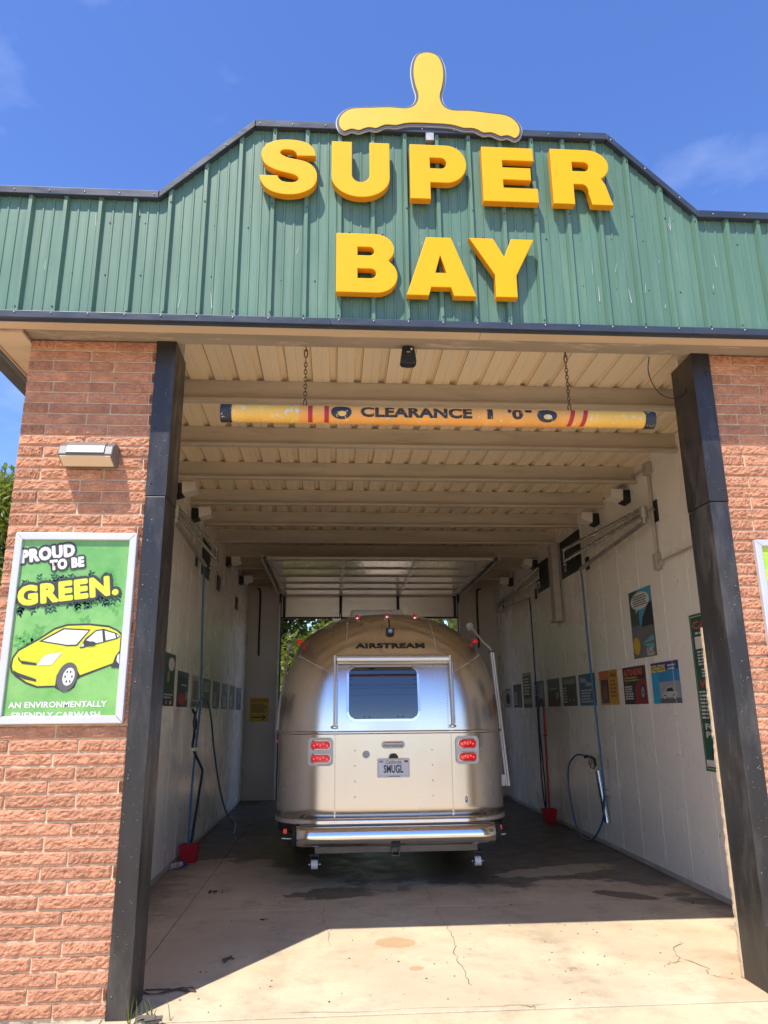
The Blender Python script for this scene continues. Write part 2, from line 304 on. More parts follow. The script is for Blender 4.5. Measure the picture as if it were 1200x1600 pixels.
# ------------------------------------------------------------------ the setting: ground
g = MB(); R = 600
g.add([(-R, -R, -0.05), (R, -R, -0.05), (R, R, -0.05), (-R, R, -0.05)], [(0, 1, 2, 3)])
tag(g.build('ground', M['yard']), kind='structure')
g = MB()
for (x0, x1) in ((-14, -2.62), (-2.61, 4.6), (4.61, 14)):
    for (y0, y1) in ((-0.055, -3.6), (-3.612, -7.2)):
        g.box(x0, x1, y1, y0, -0.10, -0.004 + random.uniform(-0.002, 0.0015))
tag(g.build('apron', M['ground'], bevel=0.006), kind='structure')
floor_root = MB()
for (x0, x1) in ((-2.42, -1.884), (-1.878, 2.95)):
    for (y0, y1) in ((-0.045, 2.365), (2.369, 5.2), (5.204, 8.1), (8.104, 12.2)):
        floor_root.box(x0, x1, y0, y1, -0.12, random.uniform(-0.0012, 0.0))
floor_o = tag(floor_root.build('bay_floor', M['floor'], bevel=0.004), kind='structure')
def crack(pts, w):
    pts = smooth_path([(a, b, 0) for a, b in pts], 5); rnd = random.Random(len(pts)); vs = []
    pts = [p + Vector((rnd.uniform(-0.014, 0.014), rnd.uniform(-0.014, 0.014), 0)) for p in pts]
    for i, p in enumerate(pts):
        d = (pts[min(i + 1, len(pts) - 1)] - pts[max(i - 1, 0)]).normalized(); nn = Vector((-d.y, d.x, 0)); ww = w * rnd.uniform(0.3, 1.2) * (0.4 if i in (0, len(pts) - 1) else 1)
        vs += [p + nn * ww + Vector((0, 0, 0.0025)), p - nn * ww + Vector((0, 0, 0.0025))]
    MB().add(vs, [(2 * i, 2 * i + 1, 2 * i + 3, 2 * i + 2) for i in range(len(pts) - 1)]).build('crack', M['crack'], floor_o)
crack([(-0.64, 2.41), (-0.66, 2.2), (-0.65, 1.95), (-0.6, 1.66), (-0.60, 1.28)], 0.0022)
crack([(0.35, 3.1), (0.34, 2.8), (0.33, 2.5), (0.34, 2.05), (0.35, 1.7), (0.36, 1.39), (0.31, 1.0), (0.31, 0.66), (0.30, 0.36)], 0.0024)
crack([(-1.5, 2.55), (-1.0, 2.75), (-0.75, 2.55), (-0.64, 2.41)], 0.0016)
crack([(2.06, 1.1), (1.9, 0.95), (1.84, 0.72), (1.7, 0.62)], 0.003)
crack([(1.86, 0.75), (1.95, 0.55), (1.9, 0.42), (2.02, 0.30)], 0.003)
crack([(0.45, 0.02), (0.56, 0.0), (0.62, -0.04)], 0.004)
crack([(-0.9, 0.02), (-0.4, 0.0), (0.2, 0.01), (0.7, 0.0)], 0.002)
# crumbs of dirt and leaves on the floor, far too many to count
d = MB(); rnd = random.Random(3)
for i in range(420):
    k = rnd.random()
    if k < 0.25: x, y = -2.40 + abs(rnd.gauss(0, 0.16)), rnd.uniform(0.5, 4.6)
    elif k < 0.40: x, y = rnd.uniform(-1.6, 2.7), rnd.uniform(1.8, 3.4)
    elif k < 0.60: x, y = rnd.uniform(-1.5, 2.05), rnd.uniform(0.05, 1.8)
    elif k < 0.75: x, y = -0.2 + rnd.gauss(0, 0.8), 2.6 + rnd.gauss(0, 0.35)
    else: x, y = rnd.uniform(-2.3, 2.8), rnd.uniform(0.1, 8)
    r = rnd.uniform(0.002, 0.008) * (1.6 if rnd.random() < 0.06 else 1); a = rnd.uniform(0, 6.3)
    pts = [(x + math.cos(a + t) * r * rnd.uniform(0.6, 1.5), y + math.sin(a + t) * r * rnd.uniform(0.5, 1.2)) for t in (0, 1.6, 3.1, 4.7)]
    d.add([(p[0], p[1], 0.001) for p in pts] + [(x, y, r * 0.9)], [(0, 1, 4), (1, 2, 4), (2, 3, 4), (3, 0, 4)])
tag(d.build('floor_debris', M['debris']), 'dark crumbs of dirt and dry leaves scattered over the bay floor', 'debris', kind='stuff')

# ------------------------------------------------------------------ the building
XL, XR, WJ, JD, H = -1.861, 2.218, 0.134, 0.318, 4.262
WL, WR, YB, ZC = -2.415, 2.946, 11.03, 4.46
B = thing('car_wash_building', 'brick car wash bay with green ribbed metal parapet and wide open drive-through', 'building')
# split-face brick variants, shared by all bricks
BL, BH, PITCH = 0.410, 0.0685, 0.0802
def brick_mesh(seed, L=BL):
    nx, nz = 34, 8; vs = []; off = Vector((seed * 7.3, seed * 3.1, seed * 1.7))
    for j in range(nz + 1):
        for i in range(nx + 1):
            u, v = i / nx, j / nz; x, z = (u - 0.5) * L, v * BH
            e = min(u * nx, (1 - u) * nx, v * nz, (1 - v) * nz)
            p = Vector((x * 16, 0, z * 16)) + off
            h = noise.fractal(p, 0.8, 2.1, 4) * 0.0075 + noise.noise(Vector((x * 5, 3, z * 9)) + off) * 0.006 + noise.noise(Vector((x * 48, 9, z * 60)) + off) * 0.0065 + noise.noise(Vector((x * 110, 2, z * 110)) + off) * 0.003
            if e < 1: h = h * 0.3 + 0.006
            jx = noise.noise(Vector((x * 40, 5, z * 40)) + off) * 0.002 if 0 < i < nx else 0
            vs.append((x + jx, -0.009 + h, z + (noise.noise(Vector((x * 30, 8, z * 30)) + off) * 0.0018)))
    fs = [(j * (nx + 1) + i, j * (nx + 1) + i + 1, (j + 1) * (nx + 1) + i + 1, (j + 1) * (nx + 1) + i) for j in range(nz) for i in range(nx)]
    n0 = len(vs); vs += [(-L / 2, 0.03, 0), (L / 2, 0.03, 0), (L / 2, 0.03, BH), (-L / 2, 0.03, BH)]
    row = lambda j: [j * (nx + 1) + i for i in range(nx + 1)]
    colm = lambda i: [j * (nx + 1) + i for j in range(nz + 1)]
    fs += [tuple(row(0)[::-1] + [n0, n0 + 1]), tuple(row(nz) + [n0 + 2, n0 + 3]), tuple(colm(0) + [n0 + 3, n0]), tuple(colm(nx)[::-1] + [n0 + 1, n0 + 2])]
    me = bpy.data.meshes.new('brick'); me.from_pydata(vs, [], fs); me.polygons.foreach_set('use_smooth', [False] * len(fs)); me.materials.append(M['brick']); me.update(); return me
VAR = [brick_mesh(s) for s in range(9)]
def courses(xa, xb, j0, j1):
    """yields x-centre, length, z of each brick between xa and xb; head joints at j0 (even rows) and j1 (odd rows)"""
    for k in range(53):
        zt = 4.26 - k * PITCH; z = zt - BH
        if z < 0.002: z = 0.002
        j = (j0, j1)[k % 2] + random.uniform(-0.012, 0.012); js = [xa]
        t = j - 0.42 * 12
        while t < xb:
            if t > xa + 0.03 and t < xb - 0.03: js.append(t)
            t += 0.42
        js.append(xb)
        for a, b in zip(js[:-1], js[1:]):
            a2 = a + (0 if a == xa else 0.006); b2 = b - (0 if b == xb else 0.006)
            yield (a2 + b2) / 2, b2 - a2, z
def brick_wall(xa, xb, j0, j1, name='front_wall', wall_box=None):
    w = MB().box(*wall_box, 0.0026, JD - 0.006, 0.0, 4.262).build(name, M['mortar'], B)
    for xc, L, z in courses(xa, xb, j0, j1):
        o = link('brick', random.choice(VAR), None, w); o.location = (xc, random.uniform(-0.003, 0.003), z); o.scale = (L / BL, 1, 1)
    return w
wl_o = brick_wall(-2.742, XL + 0.004, -2.57 + 0.0, -2.31, wall_box=(-2.738, XL + 0.002))
wr_o = brick_wall(XR - 0.004, 2.94, 2.39, 2.58, wall_box=(XR - 0.002, 4.8))
# the run of bricks further right, outside the picture
bm = bmesh.new()
for xc, L, z in courses(2.95, 4.8, 2.39, 2.58):
    t = bmesh.new(); t.from_mesh(random.choice(VAR)); t.transform(Matrix.Translation((xc, 0, z)) @ Matrix.Diagonal((L / BL, 1, 1, 1)))
    tm = bpy.data.meshes.new('tmp'); t.to_mesh(tm); t.free(); bm.from_mesh(tm); bpy.data.meshes.remove(tm)
me = bpy.data.meshes.new('brick_run'); bm.to_mesh(me); bm.free(); me.materials.append(M['brick'])
tag(link('brick_run', me, None, wr_o), kind='stuff')
# broken brick edge showing behind the right-hand post
eb = MB(); rnd = random.Random(5); vs = []; n = 84
for i in range(n + 1):
    z = 0.004 + 2.25 * i / n; x = 2.083 - (0.007 + 0.006 * noise.noise(Vector((0, 0, z * 7))) + rnd.uniform(-0.003, 0.003)) * min(1, (n - i) / 20)
    vs += [(x, JD + 0.004, z), (x + rnd.uniform(0, 0.006), JD + 0.035, z), (2.19, JD + 0.035, z), (2.19, JD + 0.004, z)]
eb.add(vs, [(4 * i + a, 4 * i + (a + 1) % 4, 4 * i + 4 + (a + 1) % 4, 4 * i + 4 + a) for i in range(n) for a in range(4)]).build('broken_plaster_edge', M['mortar'], wr_o)
# side brick skin of the left end wall
MB().box(-2.740, -2.43, JD - 0.004, YB + 0.15, 0, 4.26).build('end_wall', M['brick'], B)
MB().box(WR + 0.03, WR + 0.22, JD - 0.004, YB + 0.15, 0, 4.26).build('party_wall', M['mortar'], B)
# steel door jambs
def jamb(x0, x1, ys, label):
    o = MB().box(x0, x1, -0.014, JD, 0.0, 3.108).build('door_jamb', M['jamb'], B, bevel=0.004); o['label'] = label
    MB().box(x0 - 0.003, x1 + 0.003, -0.018, JD + 0.003, 3.112, 4.268).build('cover_plate', M['jamb'], o, bevel=0.003)
    for z in (0.12, 0.72, 1.30, 1.88, 2.5, 3.2, 3.6, 4.1):
        s = MB().sphere((ys, -0.019 if z > 3.1 else -0.015, z), 0.0075, 8, 6, (1, 0.7, 1)).build('screw', M['grimy' if z < 3 else 'jamb'], o)
    sp = MB(); rr = random.Random(int(x0 * 100) + 900)
    for i in range(230):     # droplets of dried overspray
        z = rr.uniform(0.3, 3.9); r = rr.uniform(0.0009, 0.0020) * (1.7 if rr.random() < 0.08 else 1); e = -0.0185 if z > 3.11 else -0.0145
        if rr.random() < 0.5: x = rr.uniform(x0 + 0.01, x1 - 0.01); sp.add([(x - r, e, z), (x, e, z - r * rr.uniform(1, 2)), (x + r, e, z), (x, e, z + r)], [(0, 1, 2, 3)])
        else:
            xx = (x1 + 0.0006 + (0.003 if z > 3.11 else 0)) if x0 < 0 else (x0 - 0.0006 - (0.003 if z > 3.11 else 0)); y = rr.uniform(0.01, JD - 0.02)
            sp.add([(xx, y - r, z), (xx, y, z - r * rr.uniform(1, 2)), (xx, y + r, z), (xx, y, z + r)], [(0, 1, 2, 3)])
    tag(sp.build('paint_specks', ink(0.5, 0.48, 0.44), o), kind='stuff')
    return o
jamb(XL, XL + WJ, XL + 0.028, 'dark steel post on the left of the opening')
jamb(XR - WJ, XR, XR - 0.028, 'dark steel post on the right of the opening')
# parapet
FY = -0.30
def topz(x):
    if x <= -1.844 or x >= 2.10: return 5.256
    if x < -1.188: return 5.256 + (x + 1.844) / 0.656 * (5.902 - 5.256)
    if x > 1.459: return 5.256 + (2.10 - x) / 0.641 * (5.915 - 5.256)
    return 5.902 + (x + 1.188) / 2.647 * 0.013
PXA, PXB = -3.9, 4.9
outline = [(PXA, 4.29), (PXB, 4.29), (PXB, 5.23), (2.10, 5.23), (1.459, 5.89), (-1.188, 5.876), (-1.844, 5.23), (PXA, 5.23)]
par = MB().prism(outline, FY + 0.006, FY + 0.09).build('parapet', M['navy'], B)
RP = 0.2405; x = -2.728 - 4 * RP
prof = [(0.0, 0.0), (0.012, -0.032), (0.036, -0.032), (0.048, 0.0), (0.098, 0.0), (0.103, -0.006), (0.113, -0.006), (0.118, 0.0), (0.168, 0.0), (0.173, -0.006), (0.183, -0.006), (0.188, 0.0), (RP - 0.0015, 0.0)]
while x < PXB - RP:
    vs = []; fs = []
    xs = []
    for px, py in prof: xs.append((x + px - 0.024, FY + py))
    for bx in (-1.844, -1.188, 1.459, 2.10):
        for i in range(len(xs) - 1):
            if xs[i][0] < bx < xs[i + 1][0]:
                t = (bx - xs[i][0]) / (xs[i + 1][0] - xs[i][0]); xs.insert(i + 1, (bx, xs[i][1] + t * (xs[i + 1][1] - xs[i][1]))); break
    n = len(xs)
    vs = [(a, b, 4.275) for a, b in xs] + [(a, b, topz(a) - 0.004) for a, b in xs]
    fs = [(i, i + 1, n + i + 1, n + i) for i in range(n - 1)]
    MB().add(vs, fs).build('cladding_panel', M['green'], par)
    x += RP
# screws of the cladding, small rows
sc = MB(); x = -2.728 - 4 * RP; rnd = random.Random(11); k = 0
while x < PXB - RP:
    for z in (4.33, 4.62, 5.02, 5.20):
        if rnd.random() < 0.8: sc.sphere((x + (0.078 if z in (4.62, 5.02) else 0.0) + rnd.uniform(-0.01, 0.01), FY - (0.002 if z in (4.62, 5.02) else 0.034), z + rnd.uniform(-0.015, 0.015)), 0.006, 6, 4)
    tz = topz(x) - 0.08
    if tz > 5.3: sc.sphere((x, FY - 0.034, tz), 0.007, 6, 4); sc.sphere((x + 0.08, FY - 0.002, 5.20), 0.006, 6, 4)
    x += RP
tag(sc.build('screws', M['navy'], par), kind='stuff')
scr = MB(); rnd = random.Random(21)
for i in range(26):
    x, z, L = rnd.uniform(-2.6, 2.4), rnd.uniform(4.34, 5.15), rnd.uniform(0.02, 0.12); w_ = rnd.uniform(0.001, 0.0028); sx_ = rnd.gauss(0, 0.15) * L
    k_ = (x + 2.728 + 0.024) / RP; fr = (k_ - math.floor(k_)) * RP
    if fr < 0.052: continue
    scr.add([(x - w_, FY - 0.0075, z), (x + w_, FY - 0.0075, z), (x + sx_ + w_ * 0.4, FY - 0.0075, z + L), (x + sx_ - w_ * 0.4, FY - 0.0075, z + L)], [(0, 1, 2, 3)])
tag(scr.build('scratches', ink(0.55, 0.56, 0.52), par), kind='stuff')
rl = [(PXA, 5.256), (-1.844, 5.256), (-1.188, 5.902), (1.459, 5.915), (2.10, 5.256), (PXB, 5.256)]
for (a, b) in zip(rl[:-1], rl[1:]):
    MB().prism([(a[0], a[1] - 0.042), (b[0] - 0.002, b[1] - 0.042), (b[0] - 0.002, b[1] + 0.016), (a[0], a[1] + 0.016)], FY - 0.050, FY + 0.16).build('cap_trim', M['navy'], par, bevel=0.004)
ts = MB(); rnd = random.Random(2); x = PXA + 0.1
while x < PXB: ts.sphere((x, FY - 0.051, topz(x) - 0.016), 0.006, 6, 4); ts.sphere((x + 0.11, FY - 0.051, 4.283), 0.0065, 6, 4); x += 0.2405
tag(ts.build('trim_screws', M['galv'], par), kind='stuff')
for a, b in ((PXA, -0.62), (-0.618, 1.95), (1.952, PXB)):
    MB().prism([(FY - 0.050, 4.247), (FY - 0.010, 4.247), (FY - 0.010, 4.236), (FY - 0.002, 4.236), (FY - 0.002, 4.300), (FY - 0.050, 4.298)], a, b, 'x').build('base_trim', M['navy'], par, bevel=0.003)
for a, b in ((PXA, 0.437), (0.440, PXB)):
    MB().box(a, b, FY, -0.165, 4.256, 4.27).build('soffit_strip', M['soffit'], B, bevel=0.002)
MB().prism([(-0.162, 4.275), (0.02, 4.268), (0.02, 4.30), (-0.01, 4.30), (-0.01, 4.42), (-0.162, 4.42)], PXA, PXB, 'x').build('lintel_beam', M['beam'], B, bevel=0.003)
# ceiling: ribbed roof panels on purlins
ceil_o = MB().box(-3.45, 3.2, -0.2, YB + 0.25, 4.53, 4.60).build('roof_light_block', M['navy'], B)  # unseen box added above the roof panels to stop light leaking in
x = -2.46
while x < 3.0:
    xs = [(x, ZC + 0.002), (x + 0.068, ZC + 0.002), (x + 0.072, ZC + 0.006), (x + 0.080, ZC + 0.006), (x + 0.084, ZC + 0.002), (x + 0.142, ZC + 0.002), (x + 0.156, ZC + 0.036), (x + 0.192, ZC + 0.036), (x + 0.2065, ZC + 0.002)]
    vs = [(a, -0.02, c) for a, c in xs] + [(a, YB, c) for a, c in xs]; n = len(xs)
    MB().add(vs, [(i, i + 1, n + i + 1, n + i) for i in range(n - 1)]).build('roof_panel', M['roofpan'], ceil_o)
    x += 0.21
PUR = [(-.062, 0), (.005, 0), (.005, .209), (.06, .209), (.06, .215), (-.001, .215), (-.001, .006), (-.055, .006), (-.055, .026), (-.062, .026)]
PY = [1.03 + 1.08 * i for i in range(10)]
pm = MB().prism(PUR, -2.44, WR + 0.02, 'x').mesh('purlin'); pm.materials.append(M['purlin'])
for y in PY:
    o = link('purlin', pm, None, B, bevel=0.0, loc=(0, y, 4.245))
# inner side walls of tall white panels
def side_wall(x, sgn, label):
    w = MB().box(*( (x + 0.014, x + 0.028) if sgn > 0 else (x - 0.028, x - 0.014)), JD + 0.1, YB, 0.03, 4.44).build('side_wall', M['white'], B); w['label'] = label
    y = JD + 0.06; i = 0
    while y < YB - 0.02:
        y2 = min(y + 0.60, YB - 0.005)
        MB().box(*((x, x + 0.012) if sgn > 0 else (x - 0.012, x)), y + 0.003, y2 - 0.003, 0.012, 4.45).build('wall_panel', M['white'], w, bevel=0.003)
        y += 0.60
    MB().box(*((x - 0.006, x + 0.01) if sgn > 0 else (x - 0.01, x + 0.006)), JD + 0.1, YB - 0.01, 0.0, 0.055).build('base_strip', M['conduit'], w, bevel=0.004)
    return w
sideL = side_wall(WL, -1, 'left inner wall of white panels'); sideR = side_wall(WR, 1, 'right inner wall of white panels')
mk = MB(); rnd = random.Random(31)
for i in range(46):
    y, z, r = rnd.uniform(1.6, 7.5), rnd.uniform(0.5, 3.9), rnd.uniform(0.003, 0.010); st = rnd.uniform(1, 3.5)
    mk.add([(WR - 0.0012, y - r, z), (WR - 0.0012, y, z - r * st), (WR - 0.0012, y + r, z), (WR - 0.0012, y, z + r)], [(0, 1, 2, 3)])
tag(mk.build('wall_marks', ink(0.10, 0.085, 0.07), sideR), kind='stuff')
# front wall seen from inside + bulkhead
MB().box(WL - 0.02, XL + WJ - 0.01, JD - 0.002, JD + 0.04, 0.0, 4.44).build('inner_front_wall', M['white'], B)
MB().box(XR - 0.02, WR + 0.02, JD + 0.10, JD + 0.13, 0.0, 4.44).build('inner_front_wall', M['white'], B)
# rear wall around the rear opening
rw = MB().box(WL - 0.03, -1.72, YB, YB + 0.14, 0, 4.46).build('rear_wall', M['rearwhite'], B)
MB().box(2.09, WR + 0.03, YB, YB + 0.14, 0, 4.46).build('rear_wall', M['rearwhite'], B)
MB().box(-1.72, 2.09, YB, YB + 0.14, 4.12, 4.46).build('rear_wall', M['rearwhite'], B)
MB().box(-1.76, -1.70, YB - 0.05, YB - 0.002, 0, 4.15).build('rear_door_jamb', M['jamb'], B)
MB().box(2.07, 2.13, YB - 0.05, YB - 0.002, 0, 4.15).build('rear_door_jamb', M['jamb'], B)
# eave along the left end
MB().box(-3.0, -2.742, 0.04, YB + 0.25, 4.262, 4.275).build('eave_soffit', M['soffit'], B)
ev = MB().box(-3.062, -3.010, -0.14, YB + 0.25, 4.262, 4.40).build('eave_fascia', M['navy'], B, bevel=0.004)
MB().box(-3.010, -3.002, -0.14, YB + 0.25, 4.250, 4.30).build('drip_edge', M['soffit'], ev)
MB().box(-3.085, -3.064, -0.14, YB + 0.25, 4.285, 4.42).build('gutter_back', M['beam'], ev)
MB().box(-3.150, -3.087, -0.14, YB + 0.25, 4.292, 4.42).build('gutter', M['jamb'], ev, bevel=0.01)
MB().box(-2.998, -2.745, -0.16, 0.03, 4.235, 4.258).build('beam_end_trim', M['soffit'], B)

# ------------------------------------------------------------------ roof sign letters
def arc(cx, cy, rx, ry, a0, a1, n=14): return [(cx + rx * math.cos(math.radians(a0 + (a1 - a0) * i / n)), cy + ry * math.sin(math.radians(a0 + (a1 - a0) * i / n))) for i in range(n + 1)]
def cat(pts, corners, n=4):
    """closed smooth outline through pts; indices in corners stay sharp"""
    N = len(pts); out = []
    P = [Vector(p) for p in pts]
    for i in range(N):
        p1, p2 = P[i], P[(i + 1) % N]; p0 = P[i - 1] if i not in corners else p1; p3 = P[(i + 2) % N] if (i + 1) % N not in corners else p2
        for k in range(n):
            t = k / n; q = 0.5 * ((2 * p1) + (p2 - p0) * t + (2 * p0 - 5 * p1 + 4 * p2 - p3) * t * t + (3 * p1 - p0 - 3 * p2 + p3) * t ** 3); out.append((q.x, q.y))
    return out
sp = [(467,215),(455,170),(415,128),(350,106),(255,98),(160,106),(85,135),(45,180),(38,225),(60,283),(110,318),(180,343),(265,360),(318,376),(342,402),(330,424),(295,436),(250,437),(205,430),(175,408),(165,388),(28,388),(40,430),(75,475),(135,508),(230,525),(330,518),(410,490),(460,450),(481,395),(475,345),(445,300),(390,270),(320,255),(250,243),(200,225),(180,205),(190,182),(220,173),(260,172),(295,180),(318,200),(325,218)]
sp = [((a - 28) / 454, 1 - (b - 98) / 427) for a, b in sp]
LET = {
 'S': [cat(sp, {0, 20, 21, 42})],
 'U': [[(0, 1), (0, 0.36)] + arc(0.5, 0.36, 0.5, 0.36, 180, 360, 24) + [(1, 0.36), (1, 1), (0.665, 1), (0.665, 0.40)] + arc(0.5, 0.40, 0.165, 0.145, 360, 180, 14) + [(0.335, 0.40), (0.335, 1)]],
 'P': [[(0, 0), (0, 1), (0.64, 1)] + arc(0.64, 0.655, 0.36, 0.345, 90, -90, 22) + [(0.34, 0.31), (0.34, 0)], [(0.34, 0.555), (0.52, 0.555)] + arc(0.55, 0.665, 0.11, 0.11, -90, 90, 10) + [(0.34, 0.775)]],
 'E': [[(0, 0), (0, 1), (0.95, 1), (0.95, 0.775), (0.36, 0.775), (0.36, 0.62), (0.885, 0.62), (0.885, 0.41), (0.36, 0.41), (0.36, 0.24), (1, 0.24), (1, 0)]],
 'R': [[(0, 0), (0, 1), (0.60, 1)] + arc(0.62, 0.715, 0.36, 0.285, 90, -55, 20) + [(0.90, 0.36), (0.955, 0.15), (1, 0), (0.66, 0), (0.615, 0.20)] + arc(0.50, 0.21, 0.12, 0.16, 0, 90, 8) + [(0.345, 0.37), (0.345, 0)], [(0.345, 0.595), (0.52, 0.595)] + arc(0.555, 0.69, 0.10, 0.095, -90, 90, 10) + [(0.345, 0.785)]],
 'B': [[(0, 0), (0, 1), (0.62, 1)] + arc(0.64, 0.745, 0.31, 0.255, 90, -48, 16) + arc(0.66, 0.29, 0.34, 0.29, 48, -90, 16), [(0.335, 0.62), (0.335, 0.785), (0.53, 0.785)] + arc(0.545, 0.7025, 0.09, 0.0825, 90, -90, 10), [(0.335, 0.225), (0.335, 0.41), (0.55, 0.41)] + arc(0.565, 0.3175, 0.10, 0.0925, 90, -90, 10)],
 'A': [[(0, 0), (0.30, 1), (0.66, 1), (1, 0), (0.69, 0), (0.65, 0.145), (0.345, 0.145), (0.305, 0)], [(0.405, 0.375), (0.595, 0.375), (0.495, 0.73)]],
 'Y': [[(0.38, 0), (0.38, 0.37), (0, 1), (0.36, 1), (0.53, 0.665), (0.66, 1), (1, 1), (0.695, 0.37), (0.695, 0)]],
}
def letter(ch, x0, x1, z0, z1, label):
    cu = bpy.data.curves.new('sign_letter', 'CURVE'); cu.dimensions = '2D'; cu.fill_mode = 'BOTH'; cu.extrude = 0.026; cu.bevel_depth = 0.005; cu.bevel_resolution = 2
    for o in LET[ch]:
        spn = cu.splines.new('POLY'); spn.points.add(len(o) - 1); spn.use_cyclic_u = True
        for p, (u, v) in zip(spn.points, o): p.co = ((u - 0.5) * (x1 - x0 - 0.01), (v - 0.5) * (z1 - z0 - 0.01), 0, 1)
    t = bpy.data.objects.new('t', cu); COL.objects.link(t); me = bpy.data.meshes.new_from_object(t.evaluated_get(bpy.context.evaluated_depsgraph_get()))
    bpy.data.objects.remove(t); me.name = 'sign_letter'; me.materials.clear()
    o = link('sign_letter', me, 'yellow'); o.rotation_euler = (math.pi / 2, 0, 0); o.location = ((x0 + x1) / 2, -0.362, (z0 + z1) / 2)
    me.polygons.foreach_set('use_smooth', [False] * len(me.polygons)); me.materials.append(M['letterside'])
    for p in me.polygons: p.material_index = 1 if abs(p.normal.z) < 0.3 else 0
    tag(o, label, 'letter', 'yellow letters on the green parapet')
for a in (('S', -1.139, -0.726, 5.245, 5.715, 'yellow letter S, first letter of the upper sign word SUPER'), ('U', -0.625, -0.202, 5.245, 5.716, 'yellow letter U, second letter of the upper sign word SUPER'),
          ('P', -0.055, 0.362, 5.250, 5.718, 'yellow letter P in the middle of the sign word SUPER'), ('E', 0.478, 0.885, 5.250, 5.722, 'yellow letter E, fourth letter of the upper sign word SUPER'),
          ('R', 0.995, 1.440, 5.250, 5.728, 'yellow letter R at the right end of the sign word SUPER'), ('B', -0.586, -0.157, 4.475, 4.944, 'yellow letter B at the start of the lower sign word BAY'),
          ('A', -0.094, 0.391, 4.467, 4.933, 'yellow letter A in the middle of the sign word BAY'), ('Y', 0.359, 0.823, 4.469, 4.938, 'yellow letter Y at the end of the sign word BAY')): letter(*a)

# plain yellow cut-out board on the ridge (the drawing on it is left out)
sb = thing('cutout_sign_board', 'yellow cut-out sign board with dark rim rising above the green parapet', 'sign board', (0.105, -0.36, 5.80))
half = [(0.0, 0.115), (0.16, 0.11), (0.25, 0.085), (0.33, 0.085), (0.40, 0.05), (0.46, 0.055), (0.53, 0.025), (0.585, 0.035), (0.64, 0.012), (0.685, 0.05), (0.695, 0.12), (0.665, 0.19), (0.59, 0.245), (0.45, 0.262), (0.30, 0.275), (0.18, 0.272), (0.118, 0.305), (0.098, 0.38), (0.118, 0.47), (0.132, 0.58), (0.122, 0.69), (0.082, 0.775), (0.0, 0.805)]
outl = cat([(a, b) for a, b in half] + [(-a, b) for a, b in half[-2:0:-1]], set(), 3)
def inset(pts, d):
    out = []; n = len(pts)
    for i in range(n):
        a, b, c = Vector(pts[i - 1]), Vector(pts[i]), Vector(pts[(i + 1) % n]); t = (c - a).normalized(); out.append((b.x - t.y * d, b.y + t.x * d))
    return out
MB().prism(inset(outl, -0.006), 0.0, 0.012).build('white_edge', M['frame'], sb)
MB().prism(outl, -0.006, -0.0005).build('rim', M['boarddark'], sb)
MB().prism(inset(outl, 0.018), -0.012, -0.0065).build('face', M['boardyellow'], sb)
MB().box(-0.03, 0.03, 0.012, 0.05, -0.0, 0.6).build('bracket', M['galv'], sb)

# ------------------------------------------------------------------ wall lamp
lp = thing('wall_lamp', 'grey wedge-shaped wall light on the sunlit left brick wall', 'wall lamp', (-2.235, -0.012, 3.30))
MB().prism([(0, .155), (-.085, .155), (-.145, .11), (-.165, .045), (-.06, 0.0), (0, 0)], -0.178, 0.178, 'x').build('housing', mat('lamp_housing', (0.15, 0.135, 0.125), 0.45, var=0.08), lp, bevel=0.008)
MB().prism([(-.100, .147), (-.148, .106), (-.1655, .054), (-.172, .056), (-.153, .112), (-.104, .153)], -0.125, 0.125, 'x').build('front_lens', mat('lamp_lens', (0.19, 0.175, 0.165), 0.4, var=0.1), lp, bevel=0.003)
MB().prism([(-.158, .040), (-.066, 0.0015), (-.066, -.006), (-.158, .034)], -0.165, 0.165, 'x').build('lower_lens', mat('lamp_lower_lens', (0.75, 0.60, 0.42), 0.3, var=0.05), lp)
MB().box(-0.10, 0.10, -0.0005, 0.02, 0.02, 0.13).build('mounting_plate', M['darkmetal'], lp)

# ------------------------------------------------------------------ posters
AX = {'front': ((1, 0, 0), (0, -1, 0)), 'right': ((0, -1, 0), (-1, 0, 0)), 'left': ((0, 1, 0), (1, 0, 0))}
def poly_obj(pts, place, off, m, parent, name):
    return MB().add([place(u, v, off) for u, v in pts], [tuple(range(len(pts)))]).build(name, m, parent)
def framed(label, x0, x1, z0, z1, sheetcol, frame_y=-0.05):
    p = thing('framed_poster', label, 'poster', ((x0 + x1) / 2, 0, z0), 'framed posters on the brick front')
    w = (x1 - x0) / 2; h = z1 - z0; fw = 0.048
    MB().box(-w + 0.01, w - 0.01, -0.028, -0.012, 0.01, h - 0.01).build('sheet', sheetcol, p)
    for q in ([(-w, 0), (w, 0), (w - fw, fw), (-w + fw, fw)], [(w, 0.001), (w, h), (w - fw, h - fw), (w - fw, fw + .001)], [(w, h), (-w, h), (-w + fw, h - fw), (w - fw, h - fw)], [(-w, h), (-w, 0.001), (-w + fw, fw + .001), (-w + fw, h - fw)]):
        MB().prism(q, frame_y, -0.011).build('frame_bar', M['frame'], p, bevel=0.006)
    return p
gsheet = mat('green_poster_sheet', (0.13, 0.36, 0.085), 0.3, var=0.05, col2=(0.22, 0.46, 0.13), c2lo=0.42, c2hi=0.6, c2scale=2.5, coat=0.2)
px0, px1, pz0, pz1 = -2.668, -1.885, 1.628, 2.842
P1 = framed('framed green poster of a yellow car reading PROUD TO BE GREEN', px0, px1, pz0, pz1, gsheet)
ox, oz = (px0 + px1) / 2, pz0
pl = lambda x, z, off: (x - ox, -0.0285 - off, z - oz)
dk, yl, wh = ink(0.045, 0.045, 0.045), ink(0.58, 0.60, 0.03), ink(0.66, 0.65, 0.62)
